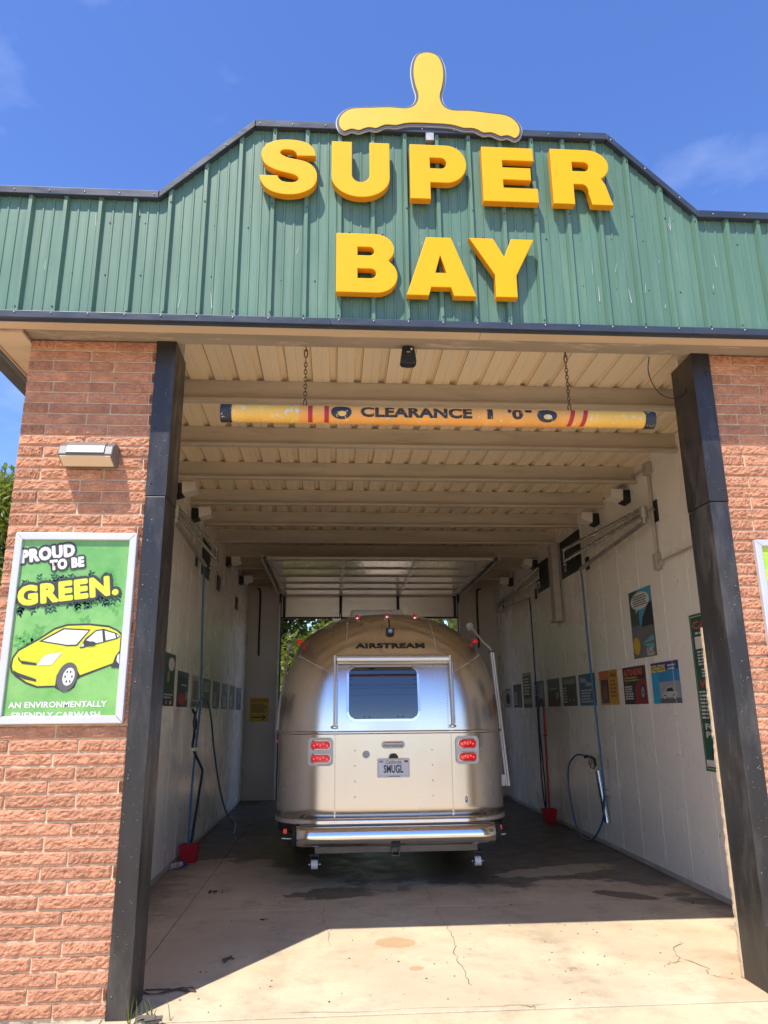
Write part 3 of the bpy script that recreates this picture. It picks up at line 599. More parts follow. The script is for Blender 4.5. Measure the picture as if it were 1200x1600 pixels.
ART = dict(
car_dark=[(-2.611, 1.985), (-2.604, 2.035), (-2.576, 2.084), (-2.455, 2.154), (-2.363, 2.22), (-2.286, 2.245), (-2.146, 2.248), (-2.024, 2.236), (-1.967, 2.209), (-1.94, 2.188), (-1.936, 1.982), (-1.981, 1.967), (-1.992, 1.982), (-2.174, 1.909), (-2.192, 1.894), (-2.202, 1.85), (-2.234, 1.828), (-2.273, 1.824), (-2.314, 1.841), (-2.329, 1.851), (-2.431, 1.847), (-2.502, 1.872), (-2.571, 1.916), (-2.601, 1.946)],
car_body=[(-2.598, 1.983), (-2.594, 2.03), (-2.567, 2.074), (-2.449, 2.144), (-2.357, 2.208), (-2.28, 2.233), (-2.145, 2.236), (-2.023, 2.222), (-1.971, 2.199), (-1.944, 2.175), (-1.944, 2.074), (-1.966, 2.042), (-1.979, 1.997), (-2.175, 1.924), (-2.187, 1.943), (-2.21, 1.983), (-2.241, 1.998), (-2.275, 1.988), (-2.301, 1.959), (-2.318, 1.924), (-2.321, 1.861), (-2.428, 1.858), (-2.499, 1.884), (-2.562, 1.928), (-2.589, 1.951)],
hood=[(-2.563, 2.044), (-2.536, 2.084), (-2.443, 2.132), (-2.272, 2.105), (-2.384, 2.044), (-2.449, 2.004), (-2.538, 2.015)],
sill=[(-2.318, 1.924), (-2.321, 1.861), (-2.428, 1.858), (-2.499, 1.884), (-2.562, 1.928), (-2.58, 1.955), (-2.487, 1.906), (-2.369, 1.9)],
ws_dark=[(-2.449, 2.136), (-2.305, 2.219), (-2.136, 2.21), (-2.21, 2.107), (-2.272, 2.105)], ws=[(-2.426, 2.138), (-2.3, 2.21), (-2.147, 2.202), (-2.215, 2.115), (-2.273, 2.113)],
side_dark=[(-2.194, 2.093), (-2.162, 2.153), (-2.102, 2.206), (-2.054, 2.214), (-1.975, 2.188), (-1.946, 2.168), (-1.962, 2.151), (-2.035, 2.131), (-2.094, 2.115), (-2.181, 2.091)],
p1=[(-2.156, 2.141), (-2.101, 2.197), (-2.062, 2.204), (-2.05, 2.131), (-2.094, 2.123)], p2=[(-2.046, 2.202), (-1.981, 2.183), (-1.97, 2.155), (-2.034, 2.139)], p3=[(-1.969, 2.179), (-1.952, 2.169), (-1.961, 2.158)], p4=[(-2.188, 2.098), (-2.174, 2.125), (-2.166, 2.105)],
mirror=[(-2.151, 2.113), (-2.145, 2.128), (-2.12, 2.135), (-2.098, 2.129), (-2.094, 2.115), (-2.108, 2.105), (-2.137, 2.103)],
headlight=[(-2.445, 1.986), (-2.413, 2.039), (-2.366, 2.062), (-2.299, 2.063), (-2.332, 2.019), (-2.358, 1.986)],
grille=[(-2.569, 2.044), (-2.548, 2.015), (-2.448, 1.999), (-2.449, 1.986), (-2.536, 1.995), (-2.563, 2.02)], lgrille=[(-2.591, 1.96), (-2.559, 1.941), (-2.442, 1.901), (-2.437, 1.884), (-2.515, 1.901), (-2.572, 1.931)],
rwheel=[(-1.986, 1.97), (-1.979, 1.997), (-1.963, 2.042), (-1.941, 2.074), (-1.937, 1.967)], rhub=[(-1.957, 2.012), (-1.953, 2.047), (-1.941, 2.057), (-1.939, 1.992)])
rnd = random.Random(4)
def leafpoly(x, z, L, a, w=0.3): 
    c, s = math.cos(a), math.sin(a); return [(x + L * (u * c - v * s), z + L * (u * s + v * c)) for u, v in ((0, 0), (0.3, w * 0.5), (0.6, w * 0.45), (1, 0), (0.6, -w * 0.45), (0.3, -w * 0.5))]
lm, dmb = MB(), MB()
for i in range(16):      # pale vine leaves in the background of the sheet
    x, z, a = rnd.uniform(-2.58, -2.02), rnd.uniform(2.02, 2.72), rnd.uniform(0, 6.3)
    for k in range(5):
        xx, zz = x + k * 0.03 * math.cos(a), z + k * 0.03 * math.sin(a)
        for sg in (-1, 1):
            q = leafpoly(xx, zz, 0.045, a + sg * 0.9, 0.5)
            if all(-2.615 < u < -1.937 and 1.69 < v < 2.78 for u, v in q): lm.add([pl(u, v, 0.0007) for u, v in q], [tuple(range(6))])
for i in range(46):      # dark sprigs above and below the big word
    t = rnd.random(); top = rnd.random() < 0.5; x = -2.60 + t * 0.63; z = (2.47 + t * 0.085) if top else (2.375 + t * 0.08); a = (1.57 if top else -1.57) + rnd.uniform(-0.7, 0.7)
    for k in range(rnd.randint(2, 4)):
        xx, zz = x + k * 0.022 * math.cos(a), z + k * 0.022 * math.sin(a)
        for sg in (-1, 1):
            q = leafpoly(xx, zz, rnd.uniform(0.02, 0.035), a + sg * 0.7, 0.4)
            if all(-2.615 < u < -1.937 for u, v in q): dmb.add([pl(u, v, 0.0013) for u, v in q], [tuple(range(6))])
tag(lm.build('vine_print', ink(0.10, 0.33, 0.075), P1), kind='stuff'); tag(dmb.build('sprig_print', ink(0.02, 0.07, 0.05), P1), kind='stuff')
for nm, m, off in (('car_dark', dk, .0015), ('car_body', yl, .0025), ('hood', ink(0.58, 0.60, 0.02), .0035), ('sill', ink(0.55, 0.56, 0.03), .0035), ('rwheel', dk, .0035), ('rhub', wh, .0045), ('ws_dark', dk, .0045), ('ws', wh, .0055), ('side_dark', dk, .0045), ('p1', wh, .0055), ('p2', wh, .0055), ('p3', wh, .0055), ('p4', wh, .0055), ('mirror', dk, .0065), ('headlight', wh, .0045), ('grille', dk, .0045), ('lgrille', dk, .0045)):
    poly_obj(ART[nm], pl, off, m, P1, {'car_dark': 'car_outline', 'car_body': 'car_picture', 'ws': 'car_window', 'p1': 'car_window', 'p2': 'car_window', 'p3': 'car_window', 'p4': 'car_window', 'rwheel': 'car_wheel', 'rhub': 'car_hub', 'ws_dark': 'window_outline', 'side_dark': 'window_outline', 'hood': 'car_hood', 'sill': 'car_sill', 'mirror': 'car_mirror', 'headlight': 'car_headlight', 'grille': 'car_grille', 'lgrille': 'car_grille'}[nm])
ell = lambda cx, cz, rx, rz, t=0, n=24: [(cx + rx * math.cos(a) * math.cos(t) - rz * math.sin(a) * math.sin(t), cz + rx * math.cos(a) * math.sin(t) + rz * math.sin(a) * math.cos(t)) for a in [2 * math.pi * i / n for i in range(n)]]
poly_obj(ell(-2.252, 1.914, 0.062, 0.090, -0.2), pl, .0055, ink(0.10, 0.10, 0.10), P1, 'car_wheel'); poly_obj(ell(-2.243, 1.915, 0.036, 0.056, -0.2), pl, .0065, wh, P1, 'car_hub')
hb = MB()
for k in range(6): hb.add([pl(u, v, .0075) for u, v in ell(-2.243 + 0.021 * math.cos(k * 1.047), 1.915 + 0.034 * math.sin(k * 1.047), 0.005, 0.008, 0, 8)], [tuple(range(8))])
hb.build('hub_holes', dk, P1)
for kk, (txt, p, w_, h_, a, col) in enumerate((('PROUD', (-2.615, 2.642), 0.335, 0.082, 0.148, wh), ('TO BE', (-2.425, 2.594), 0.21, 0.064, 0.13, wh), ('GREEN.', (-2.600, 2.362), 0.62, 0.120, 0.125, ink(0.60, 0.66, 0.05)))):
    for rad_, base_, mm_, fat in ((0.018 * h_ / 0.1 + 0.005, .0016, dk, 0.0), (0.0065 * h_ / 0.1, .0026, col, 0.0)):
        bm = bmesh.new()
        for q in range(13):
            dx_, dz_ = (0, 0) if q == 12 else (rad_ * math.cos(q * math.pi / 6), rad_ * math.sin(q * math.pi / 6))
            tm = text_fit(txt, (p[0] + dx_, p[1] + dz_), w_, h_, a, 0.02, 3, pl, base_ + kk * .0022 + q * 0.00006, space=1.14); bm.from_mesh(tm); bpy.data.meshes.remove(tm)
        me = bpy.data.meshes.new('lettering'); bm.to_mesh(me); bm.free(); link('lettering', me, mm_, P1)
link('lettering', text_fit('AN ENVIRONMENTALLY', (-2.593, 1.724), 0.60, 0.038, 0.008, 0.03, 2, pl, .0015), wh, P1)
link('lettering', text_fit('FRIENDLY CARWASH', (-2.565, 1.662), 0.535, 0.038, 0.005, 0.03, 2, pl, .0015), wh, P1)
lime = mat('lime_poster_sheet', (0.36, 0.60, 0.05), 0.3, var=0.05, col2=(0.55, 0.70, 0.08), c2lo=0.45, c2hi=0.55, c2scale=3, stretch=(0.2, 1, 4))
P2 = framed('framed lime green poster on the right brick wall, cut by the picture edge', 2.352, 3.13, 1.63, 2.825, lime)
pl2 = lambda x, z, off: (x - 2.741, -0.0285 - off, z - 1.63)
for i in range(4): poly_obj([(2.42, 2.62 - i * 0.07), (3.05, 2.64 - i * 0.07), (3.05, 2.615 - i * 0.07), (2.42, 2.60 - i * 0.07)], pl2, .0015, ink(0.62, 0.74, 0.12), P2, 'stripe')

def wall_poster(side, a0, a1, z0, z1, base, label, elems, name='wall_poster', cat_='poster', group='small posters in the row on the inner walls', x=None):
    """a thin sheet on an inner wall; elems in unit coordinates (u right, v up as seen from the bay)"""
    ca = (a0 + a1) / 2; w, h = abs(a1 - a0), z1 - z0
    if side == 'right': loc = (WR - 0.001 if x is None else x, ca, z0); place = lambda u, v, o: (-0.003 - o, -(u - 0.5) * w, v * h); bx = (-0.003, 0.0)
    elif side == 'left': loc = (WL + 0.001, ca, z0); place = lambda u, v, o: (0.003 + o, (u - 0.5) * w, v * h); bx = (0.0, 0.003)
    else: loc = (ca, YB - 0.001, z0); place = lambda u, v, o: ((u - 0.5) * w, -0.003 - o, v * h)
    p = thing(name, label, cat_, loc, group)
    if side == 'rear': MB().box(-w / 2, w / 2, -0.003, 0.0, 0, h).build('sheet', base, p)
    else: MB().box(bx[0], bx[1], -w / 2, w / 2, 0, h).build('sheet', base, p)
    for i, e in enumerate(elems):
        off = 0.0010 + 0.0008 * i
        if e[0] == 'r': poly_obj([(e[1], e[2]), (e[3], e[2]), (e[3], e[4]), (e[1], e[4])], place, off, e[5], p, 'print_block')
        elif e[0] == 'p': poly_obj(e[1], place, off, e[2], p, 'picture')
        elif e[0] == 't':
            pu = lambda u, v, o, place=place: place(u, v, o)
            link('lettering', text_fit(e[1], (e[2], e[3]), e[4], e[5], 0, e[7] if len(e) > 7 else 0.03, 2, pu, off), e[6], p)
        elif e[0] == 'l':      # lines of small print
            mb = MB(); n_, u0, u1, v0, v1 = e[1:6]; rr = random.Random(int(a0 * 31 + i))
            for k in range(n_):
                vv = v1 - (k + 0.5) * (v1 - v0) / n_; hh_ = (v1 - v0) / n_ * 0.26; uu = u0
                ue = u1 - rr.uniform(0, 0.25) * (u1 - u0)
                while uu < ue:
                    ww = rr.uniform(0.03, 0.09); mb.add([place(a_, b_, off) for a_, b_ in ((uu, vv - hh_), (min(uu + ww, ue), vv - hh_), (min(uu + ww, ue), vv + hh_), (uu, vv + hh_))], [(0, 1, 2, 3)]); uu += ww + 0.015
            tag(mb.build('small_print', e[6], p), kind='stuff')
    return p
wk, bk = ink(0.62, 0.60, 0.55), ink(0.02, 0.02, 0.02)
carside = lambda x, y, s, t: [(x, y), (x + 0.02 * s, y + 0.16 * t), (x + 0.22 * s, y + 0.24 * t), (x + 0.36 * s, y + 0.44 * t), (x + 0.70 * s, y + 0.46 * t), (x + 0.86 * s, y + 0.26 * t), (x + s, y + 0.20 * t), (x + s, y)]
def carart(x, y, s, t, col): return [('p', carside(x, y, s, t), col), ('p', [(x + 0.27 * s, y + 0.25 * t), (x + 0.39 * s, y + 0.40 * t), (x + 0.68 * s, y + 0.42 * t), (x + 0.80 * s, y + 0.26 * t)], bk), ('p', ell(x + 0.2 * s, y, 0.10 * s, 0.13 * t), bk), ('p', ell(x + 0.8 * s, y, 0.10 * s, 0.13 * t), bk), ('p', ell(x + 0.2 * s, y, 0.06 * s, 0.08 * t), wk), ('p', ell(x + 0.8 * s, y, 0.06 * s, 0.08 * t), wk)]
zb, zt = 1.745, 2.175
wall_poster('right', 3.28, 2.60, zb, zt, ink(0.03, 0.22, 0.48), 'blue poster reading GENESIS with a silver car, nearest in the right wall row', [('r', 0, 0.80, 1, 1, ink(0.04, 0.04, 0.22)), ('r', 0.0, 0.0, 0.3, 0.8, ink(0.02, 0.32, 0.55)), ('r', 0.27, 0.0, 1, 0.52, ink(0.30, 0.31, 0.33)), ('r', 0.27, 0.0, 1, 0.12, ink(0.12, 0.12, 0.13))] + carart(0.34, 0.14, 0.56, 0.55, ink(0.42, 0.46, 0.50)) + [('t', 'GENESIS', 0.02, 0.76, 0.55, 0.18, ink(0.75, 0.60, 0.08)), ('l', 2, 0.66, 0.97, 0.78, 0.94, wk), ('r', 0.83, 0.0, 0.845, 1, ink(0.7, 0.7, 0.68))])
wall_poster('right', 4.12, 3.44, zb, zt, ink(0.03, 0.028, 0.028), 'black poster reading AUTO-BOND with a red car, second in the right wall row', [('t', 'AUTO-BOND', 0.06, 0.76, 0.82, 0.18, ink(0.72, 0.09, 0.05)), ('p', [(0.48, 0.02), (0.52, 0.45), (0.72, 0.66), (1, 0.68), (1, 0.02)], ink(0.22, 0.02, 0.035)), ('p', ell(0.84, 0.30, 0.10, 0.20), bk), ('p', ell(0.84, 0.30, 0.065, 0.14), ink(0.3, 0.3, 0.3)), ('p', ell(0.84, 0.30, 0.025, 0.05), bk), ('l', 2, 0.08, 0.7, 0.60, 0.74, ink(0.5, 0.32, 0.08)), ('l', 6, 0.08, 0.46, 0.12, 0.5, wk)])
wall_poster('right', 4.96, 4.30, zb, zt, ink(0.60, 0.30, 0.035), 'orange and yellow poster with a dark picture, third in the right wall row', [('r', 0, 0.75, 0.55, 1, ink(0.55, 0.13, 0.03)), ('r', 0.08, 0.05, 0.50, 0.74, ink(0.05, 0.03, 0.035)), ('p', [(0.15, 0.1), (0.22, 0.5), (0.38, 0.6), (0.44, 0.2)], ink(0.22, 0.07, 0.05)), ('t', 'Wash', 0.62, 0.78, 0.32, 0.16, ink(0.25, 0.10, 0.03)), ('l', 5, 0.58, 0.96, 0.2, 0.74, ink(0.3, 0.10, 0.03))])
wall_poster('right', 5.81, 5.13, zb, zt, ink(0.02, 0.11, 0.22), 'plain navy blue text poster behind the blue hose on the right wall', [('r', 0.03, 0.03, 0.97, 0.97, ink(0.025, 0.13, 0.25)), ('t', 'Rain', 0.12, 0.74, 0.34, 0.16, wk), ('t', 'Rinse', 0.46, 0.60, 0.36, 0.16, wk), ('l', 5, 0.12, 0.85, 0.08, 0.52, wk)])
wall_poster('right', 6.61, 5.94, zb, zt, ink(0.055, 0.06, 0.05), 'dark grey poster with a dull red car, fifth in the right wall row', [('r', 0, 0.72, 1, 1, ink(0.12, 0.15, 0.12)), ('t', 'WASH', 0.1, 0.74, 0.75, 0.16, ink(0.4, 0.42, 0.4))] + carart(0.42, 0.2, 0.5, 0.6, ink(0.13, 0.035, 0.04)) + [('l', 6, 0.06, 0.36, 0.1, 0.66, wk)])
wall_poster('right', 7.44, 6.77, zb, zt, ink(0.06, 0.075, 0.055), 'dark green poster with a reddish lower corner beside the red brush pole', [('r', 0, 0.6, 1, 1, ink(0.10, 0.13, 0.10)), ('r', 0.1, 0.02, 0.75, 0.30, ink(0.16, 0.04, 0.045)), ('l', 1, 0.2, 0.8, 0.6, 0.66, wk), ('l', 4, 0.72, 0.95, 0.25, 0.5, wk)])
wall_poster('right', 8.27, 7.66, zb, zt, ink(0.02, 0.055, 0.15), 'blue poster with pale picture behind the hanging dark hose on the right wall', [('r', 0.45, 0.0, 1, 0.95, ink(0.13, 0.15, 0.16)), ('p', ell(0.75, 0.55, 0.2, 0.3), ink(0.24, 0.25, 0.25)), ('l', 4, 0.05, 0.4, 0.4, 0.9, wk)])
wall_poster('right', 9.06, 8.47, zb - 0.01, 2.36, ink(0.26, 0.24, 0.15), 'taller olive and black poster on the right wall near the trailer side', [('r', 0.04, 0.26, 0.96, 0.90, bk), ('r', 0.04, 0.0, 0.96, 0.12, bk), ('l', 6, 0.12, 0.9, 0.35, 0.86, wk)])
wall_poster('right', 9.84, 9.20, zb, zt, ink(0.035, 0.035, 0.03), 'black text poster with lines of white print near the far end of the right wall', [('l', 8, 0.08, 0.5, 0.1, 0.7, wk), ('p', [(0.4, 0.0), (0.95, 0.8), (1, 0.8), (1, 0)], ink(0.10, 0.10, 0.09))])
wall_poster('right', 10.62, 10.0, zb, 2.14, ink(0.50, 0.47, 0.43), 'pale poster with a dark cup picture at the far end of the right wall row', [('p', [(0.25, 0.2), (0.2, 0.55), (0.4, 0.75), (0.75, 0.6), (0.72, 0.2)], bk), ('l', 1, 0.1, 0.9, 0.82, 0.95, bk), ('l', 1, 0.1, 0.9, 0.05, 0.14, bk)])
# comic-style poster: background, speech balloon, dark car and spray only (no figure)
wall_poster('right', 3.71, 3.08, 2.255, 3.03, ink(0.03, 0.07, 0.055), 'tall comic poster with a white speech balloon high on the right wall', [('r', 0.40, 0.45, 1, 1, ink(0.06, 0.30, 0.50)), ('r', 0, 0.0, 1, 0.48, ink(0.14, 0.14, 0.15)), ('p', [(0.48, 0.44), (0.55, 0.58), (0.72, 0.68), (0.86, 0.76), (1, 0.78), (1, 0.44)], ink(0.018, 0.02, 0.03)), ('p', ell(0.50, 0.83, 0.42, 0.13), wk), ('p', [(0.30, 0.74), (0.42, 0.73), (0.28, 0.65)], wk), ('l', 5, 0.2, 0.85, 0.75, 0.92, bk), ('p', [(0.45, 0.20), (0.95, 0.30), (0.98, 0.22)], ink(0.10, 0.38, 0.42)), ('p', [(0.45, 0.19), (0.98, 0.18), (0.92, 0.10)], ink(0.10, 0.38, 0.42)), ('p', ell(0.2, 0.18, 0.16, 0.13), ink(0.55, 0.36, 0.03)), ('t', 'CAR', 0.62, 0.07, 0.28, 0.06, wk), ('t', 'WASH', 0.62, 0.01, 0.33, 0.055, wk)], group=None)
wall_poster('right', 2.255, 1.25, 1.12, 2.58, ink(0.02, 0.085, 0.06), 'tall dark green caution board with red headings beside the right post', [('r', 0.02, 0.012, 0.98, 0.988, ink(0.35, 0.38, 0.20)), ('r', 0.03, 0.020, 0.97, 0.980, ink(0.02, 0.085, 0.06)), ('t', 'CAUTION', 0.06, 0.90, 0.9, 0.055, ink(0.45, 0.07, 0.06)), ('l', 1, 0.1, 0.9, 0.86, 0.885, wk), ('r', 0.08, 0.77, 0.5, 0.85, ink(0.72, 0.66, 0.58)), ('l', 5, 0.1, 0.9, 0.66, 0.76, wk), ('l', 3, 0.15, 0.9, 0.585, 0.645, wk), ('t', 'WARNING', 0.08, 0.52, 0.84, 0.05, ink(0.45, 0.07, 0.06)), ('l', 8, 0.06, 0.95, 0.32, 0.505, wk), ('t', 'FOR ALL', 0.10, 0.255, 0.6, 0.04, wk), ('t', 'PRESSURE', 0.10, 0.205, 0.8, 0.04, wk), ('p', ell(0.45, 0.11, 0.28, 0.09), bk), ('t', 'SQUEEZE', 0.22, 0.12, 0.5, 0.022, wk), ('t', 'TRIGGER', 0.22, 0.09, 0.5, 0.022, wk), ('r', 0.05, 0.03, 0.3, 0.07, wk)], 'caution_board', 'sign', None)
wall_poster('left', 3.40, 3.96, 1.77, 2.34, ink(0.02, 0.075, 0.05), 'green poster with a pale balloon, nearest and tallest in the left wall row', [('p', ell(0.62, 0.80, 0.28, 0.13), wk), ('p', ell(0.38, 0.55, 0.10, 0.12), ink(0.35, 0.26, 0.06)), ('r', 0, 0, 1, 0.24, bk), ('l', 2, 0.08, 0.92, 0.13, 0.24, wk), ('r', 0.25, 0.03, 0.32, 0.10, wk), ('r', 0.6, 0.03, 0.75, 0.10, wk)])
wall_poster('left', 4.14, 4.80, 1.765, 2.18, ink(0.025, 0.05, 0.045), 'dark poster with a red round patch at its foot, second in the left wall row', [('p', ell(0.42, 0.22, 0.30, 0.18), ink(0.42, 0.03, 0.04)), ('l', 1, 0.3, 0.95, 0.58, 0.66, wk), ('r', 0, 0.85, 1, 1, ink(0.09, 0.10, 0.10)), ('l', 4, 0.75, 0.98, 0.2, 0.45, wk)])
wall_poster('left', 5.03, 5.60, 1.76, 2.17, ink(0.42, 0.42, 0.36), 'pale grey poster behind the hanging hose on the left wall', [('r', 0.2, 0.25, 0.8, 0.85, ink(0.18, 0.2, 0.17)), ('l', 2, 0.1, 0.9, 0.05, 0.2, bk)])
wall_poster('left', 5.90, 6.55, 1.76, 2.17, ink(0.13, 0.14, 0.10), 'olive grey poster just beyond the hose loop on the left wall', [('r', 0.1, 0.1, 0.9, 0.5, ink(0.07, 0.08, 0.06)), ('l', 4, 0.1, 0.8, 0.55, 0.9, wk)])
wall_poster('left', 6.80, 7.46, 1.76, 2.17, ink(0.07, 0.10, 0.10), 'teal grey text poster, fifth in the left wall row', [('l', 7, 0.1, 0.6, 0.08, 0.6, wk)])
wall_poster('left', 7.72, 8.39, 1.755, 2.17, ink(0.035, 0.065, 0.13), 'blue grey poster with pale band, sixth in the left wall row', [('l', 5, 0.1, 0.9, 0.08, 0.5, wk), ('r', 0.5, 0.7, 0.9, 0.9, ink(0.2, 0.22, 0.25))])
wall_poster('left', 8.67, 9.36, 1.755, 2.17, ink(0.03, 0.032, 0.03), 'almost black poster, second from the far end of the left wall row', [('l', 6, 0.1, 0.5, 0.1, 0.6, wk)])
wall_poster('left', 9.58, 10.30, 1.75, 2.16, ink(0.03, 0.06, 0.14), 'navy poster at the far end of the left wall row', [('p', ell(0.55, 0.45, 0.25, 0.2), ink(0.14, 0.2, 0.26)), ('l', 2, 0.5, 0.95, 0.75, 0.95, wk)])
wall_poster('rear', -2.31, -1.92, 1.52, 2.0, ink(0.55, 0.38, 0.02), 'yellow caution notice with black arrow on the rear wall', [('t', 'CAUTION', 0.05, 0.80, 0.9, 0.14, ink(0.35, 0.03, 0.02)), ('l', 5, 0.08, 0.95, 0.36, 0.76, bk), ('r', 0.12, 0.15, 0.70, 0.20, bk), ('p', [(0.66, 0.05), (0.66, 0.11), (0.76, 0.175), (0.66, 0.24), (0.66, 0.30), (0.88, 0.175)], bk)], 'caution_notice', 'sign', None)

# ------------------------------------------------------------------ clearance bar on chains
CB = thing('clearance_bar', 'hanging yellow and orange tube reading CLEARANCE, with dark worn ends', 'clearance bar', (0.18, 0.02, 3.735))
rB = 0.062; xa, xb = -1.565, 1.565
def tubex(a, b, r, name, m, sg=28):
    return MB().tube([(a, 0, 0), (a + (b - a) * 0.25, 0, 0), (a + (b - a) * 0.75, 0, 0), (b, 0, 0)], r, sg).build(name, m, CB)
tubex(xa, xb, rB, 'tube', M['pipeyellow'])
tubex(-1.02, 1.03, rB + 0.0018, 'orange_sleeve', M['pipeorange'])
for a, b in ((xa - 0.004, xa + 0.075), (xb - 0.075, xb + 0.004)): tubex(a, b, rB + 0.003, 'end_cap', M['worn_navy'])
red = mat('red_band', (0.42, 0.025, 0.03), 0.5, col2=(0.6, 0.5, 0.4), c2lo=0.66, c2hi=0.70, c2scale=40)
bar_at = lambda u, v, o: (u, -(rB + 0.002 + o) * math.cos(v / rB), (rB + 0.002 + o) * math.sin(v / rB))
def barpatch(u0, u1, v0, v1, off, m, name, slant=0.0):
    vs = []; n = 10
    for i in range(n + 1):
        v = v0 + (v1 - v0) * i / n; vs += [bar_at(u0 + slant * v, v, off), bar_at(u1 + slant * v, v, off)]
    MB().add(vs, [(2 * i, 2 * i + 1, 2 * i + 3, 2 * i + 2) for i in range(n)], True).build(name, m, CB)
for u in (-0.955, -0.84): barpatch(u, u + 0.032, -0.085, 0.07, 0.001, red, 'red_stripe')
for u in (0.93, 1.025): barpatch(u, u + 0.032, -0.085, 0.07, 0.001, red, 'red_stripe', 0.25)
for u in (-0.72, 0.76):   # round dark emblem, its drawing left out
    def disc(cx, cz, rx, rz, off, m, name):
        vs = [bar_at(cx, cz, off)]; fs = []
        for q in range(1, 6): vs += [bar_at(a, c, off) for a, c in ell(cx, cz, rx * q / 5, rz * q / 5, 0, 24)]
        fs += [(0, 1 + k, 1 + (k + 1) % 24) for k in range(24)] + [(1 + q * 24 + k, 1 + (q + 1) * 24 + k, 1 + (q + 1) * 24 + (k + 1) % 24, 1 + q * 24 + (k + 1) % 24) for q in range(4) for k in range(24)]
        MB().add(vs, fs, True).build(name, m, CB)
    disc(u, 0, 0.073, 0.052, .0012, M['worn_navy'], 'emblem'); disc(u + 0.005, -0.012, 0.03, 0.018, .0024, M['pipeyellow'], 'emblem_mark')
worn = mat('worn_black_print', (0.025, 0.025, 0.022), 0.5, col2=(0.75, 0.36, 0.05), c2lo=0.62, c2hi=0.66, c2scale=45)
for t, u, w_, h_, v in (('CLEARANCE', -0.585, 0.80, 0.078, -0.034), ('1', 0.325, 0.040, 0.078, -0.034), ("'0", 0.475, 0.11, 0.080, -0.034), ('"', 0.60, 0.05, 0.026, 0.018)):
    link('lettering', text_fit(t, (u, v), w_, h_, 0, 0.045, 3, bar_at, .0022, cut=0.008), worn, CB)
for cx, lab in ((-0.80, 'rusty chain holding the left end of the clearance bar'), (1.13, 'rusty chain holding the right end of the clearance bar')):
    c = MB(); z = 3.80; i = 0
    def ring(cz, hh, r, rot):
        pts = []
        for k in range(17):
            t = 2 * math.pi * k / 16; a, b_ = math.cos(t) * 0.011, math.sin(t) * hh
            pts.append((cx + (a if rot else 0), 0.02 + (0 if rot else a), cz + b_))
        c.tube(pts, r, 6, False)
    ring(3.822, 0.034, 0.005, 1); z = 3.868
    while z < 4.18: ring(z, 0.019, 0.0033, i % 2); z += 0.0285; i += 1
    ring(4.215, 0.034, 0.005, i % 2); ring(4.252, 0.018, 0.004, (i + 1) % 2)
    tag(c.build('chain', M['rust']), lab, 'chain', 'chains of the clearance bar')
# small black sensor under the beam
se = thing('door_sensor', 'small black sensor box hanging under the lintel beam', 'sensor', (-0.055, 0.0, 4.272))
MB().prism([(-.042, -.012), (.042, -.012), (.060, -.135), (.045, -.150), (0, -.156), (-.045, -.150), (-.060, -.135)], -0.045, 0.03).build('body', M['black'], se, bevel=0.008)
MB().tube([(0, -0.046, -0.10), (0, -0.052, -0.10)], 0.034, 20).build('dial', M['rubber'], se); MB().box(0.016, 0.030, -0.0475, -0.0455, -0.045, -0.028).build('sticker', wk, se); MB().box(-0.012, 0.012, -0.0475, -0.0455, -0.066, -0.057).build('sticker', wk, se); MB().box(-0.01, 0.01, -0.02, 0.02, -0.014, -0.002).build('mount', M['black'], se)
tag(MB().tube(smooth_path([(1.79, 0.05, 4.268), (1.775, 0.06, 4.16), (1.80, 0.07, 4.06), (1.86, 0.08, 3.975), (1.95, 0.09, 3.945), (2.04, 0.10, 3.975), (2.078, 0.11, 4.04)]), 0.004, 6).build('loose_cable', M['black']), 'thin black cable looping from the beam to the right post', 'cable')

# ------------------------------------------------------------------ light boxes, booms, vents, conduits
def light_box(sg, y, label):
    wx = WR if sg > 0 else WL
    t = thing('light_box', label, 'light fixture', (wx, y, 4.0), 'white corner lights under the ceiling')
    a = -sg
    MB().add([(a * 0.10, -0.10, 0.10), (a * 0.25, -0.10, 0.145), (a * 0.25, 0.10, 0.145), (a * 0.10, 0.10, 0.10), (a * 0.09, -0.10, 0.238), (a * 0.24, -0.10, 0.242), (a * 0.24, 0.10, 0.242), (a * 0.09, 0.10, 0.238)],
             [(0, 3, 2, 1), (4, 5, 6, 7), (0, 1, 5, 4), (1, 2, 6, 5), (2, 3, 7, 6), (3, 0, 4, 7)]).build('housing', M['lightbox'], t, bevel=0.006)
    MB().prism([(a * 0.002, 0.08), (a * 0.02, 0.07), (a * 0.11, 0.105), (a * 0.095, 0.225), (a * 0.002, 0.23)], -0.085, 0.085, 'y').build('bracket', M['black'], t)
for y, wd in ((2.90, 'nearest the entrance'), (3.98, 'second from the entrance'), (7.10, 'third from the entrance, before the raised door'), (8.9, 'farthest, beside the raised door')):
    light_box(1, y + 0.55, 'white wedge light box on the right wall, ' + wd); light_box(-1, y + 0.45, 'white wedge light box on the left wall, ' + wd)
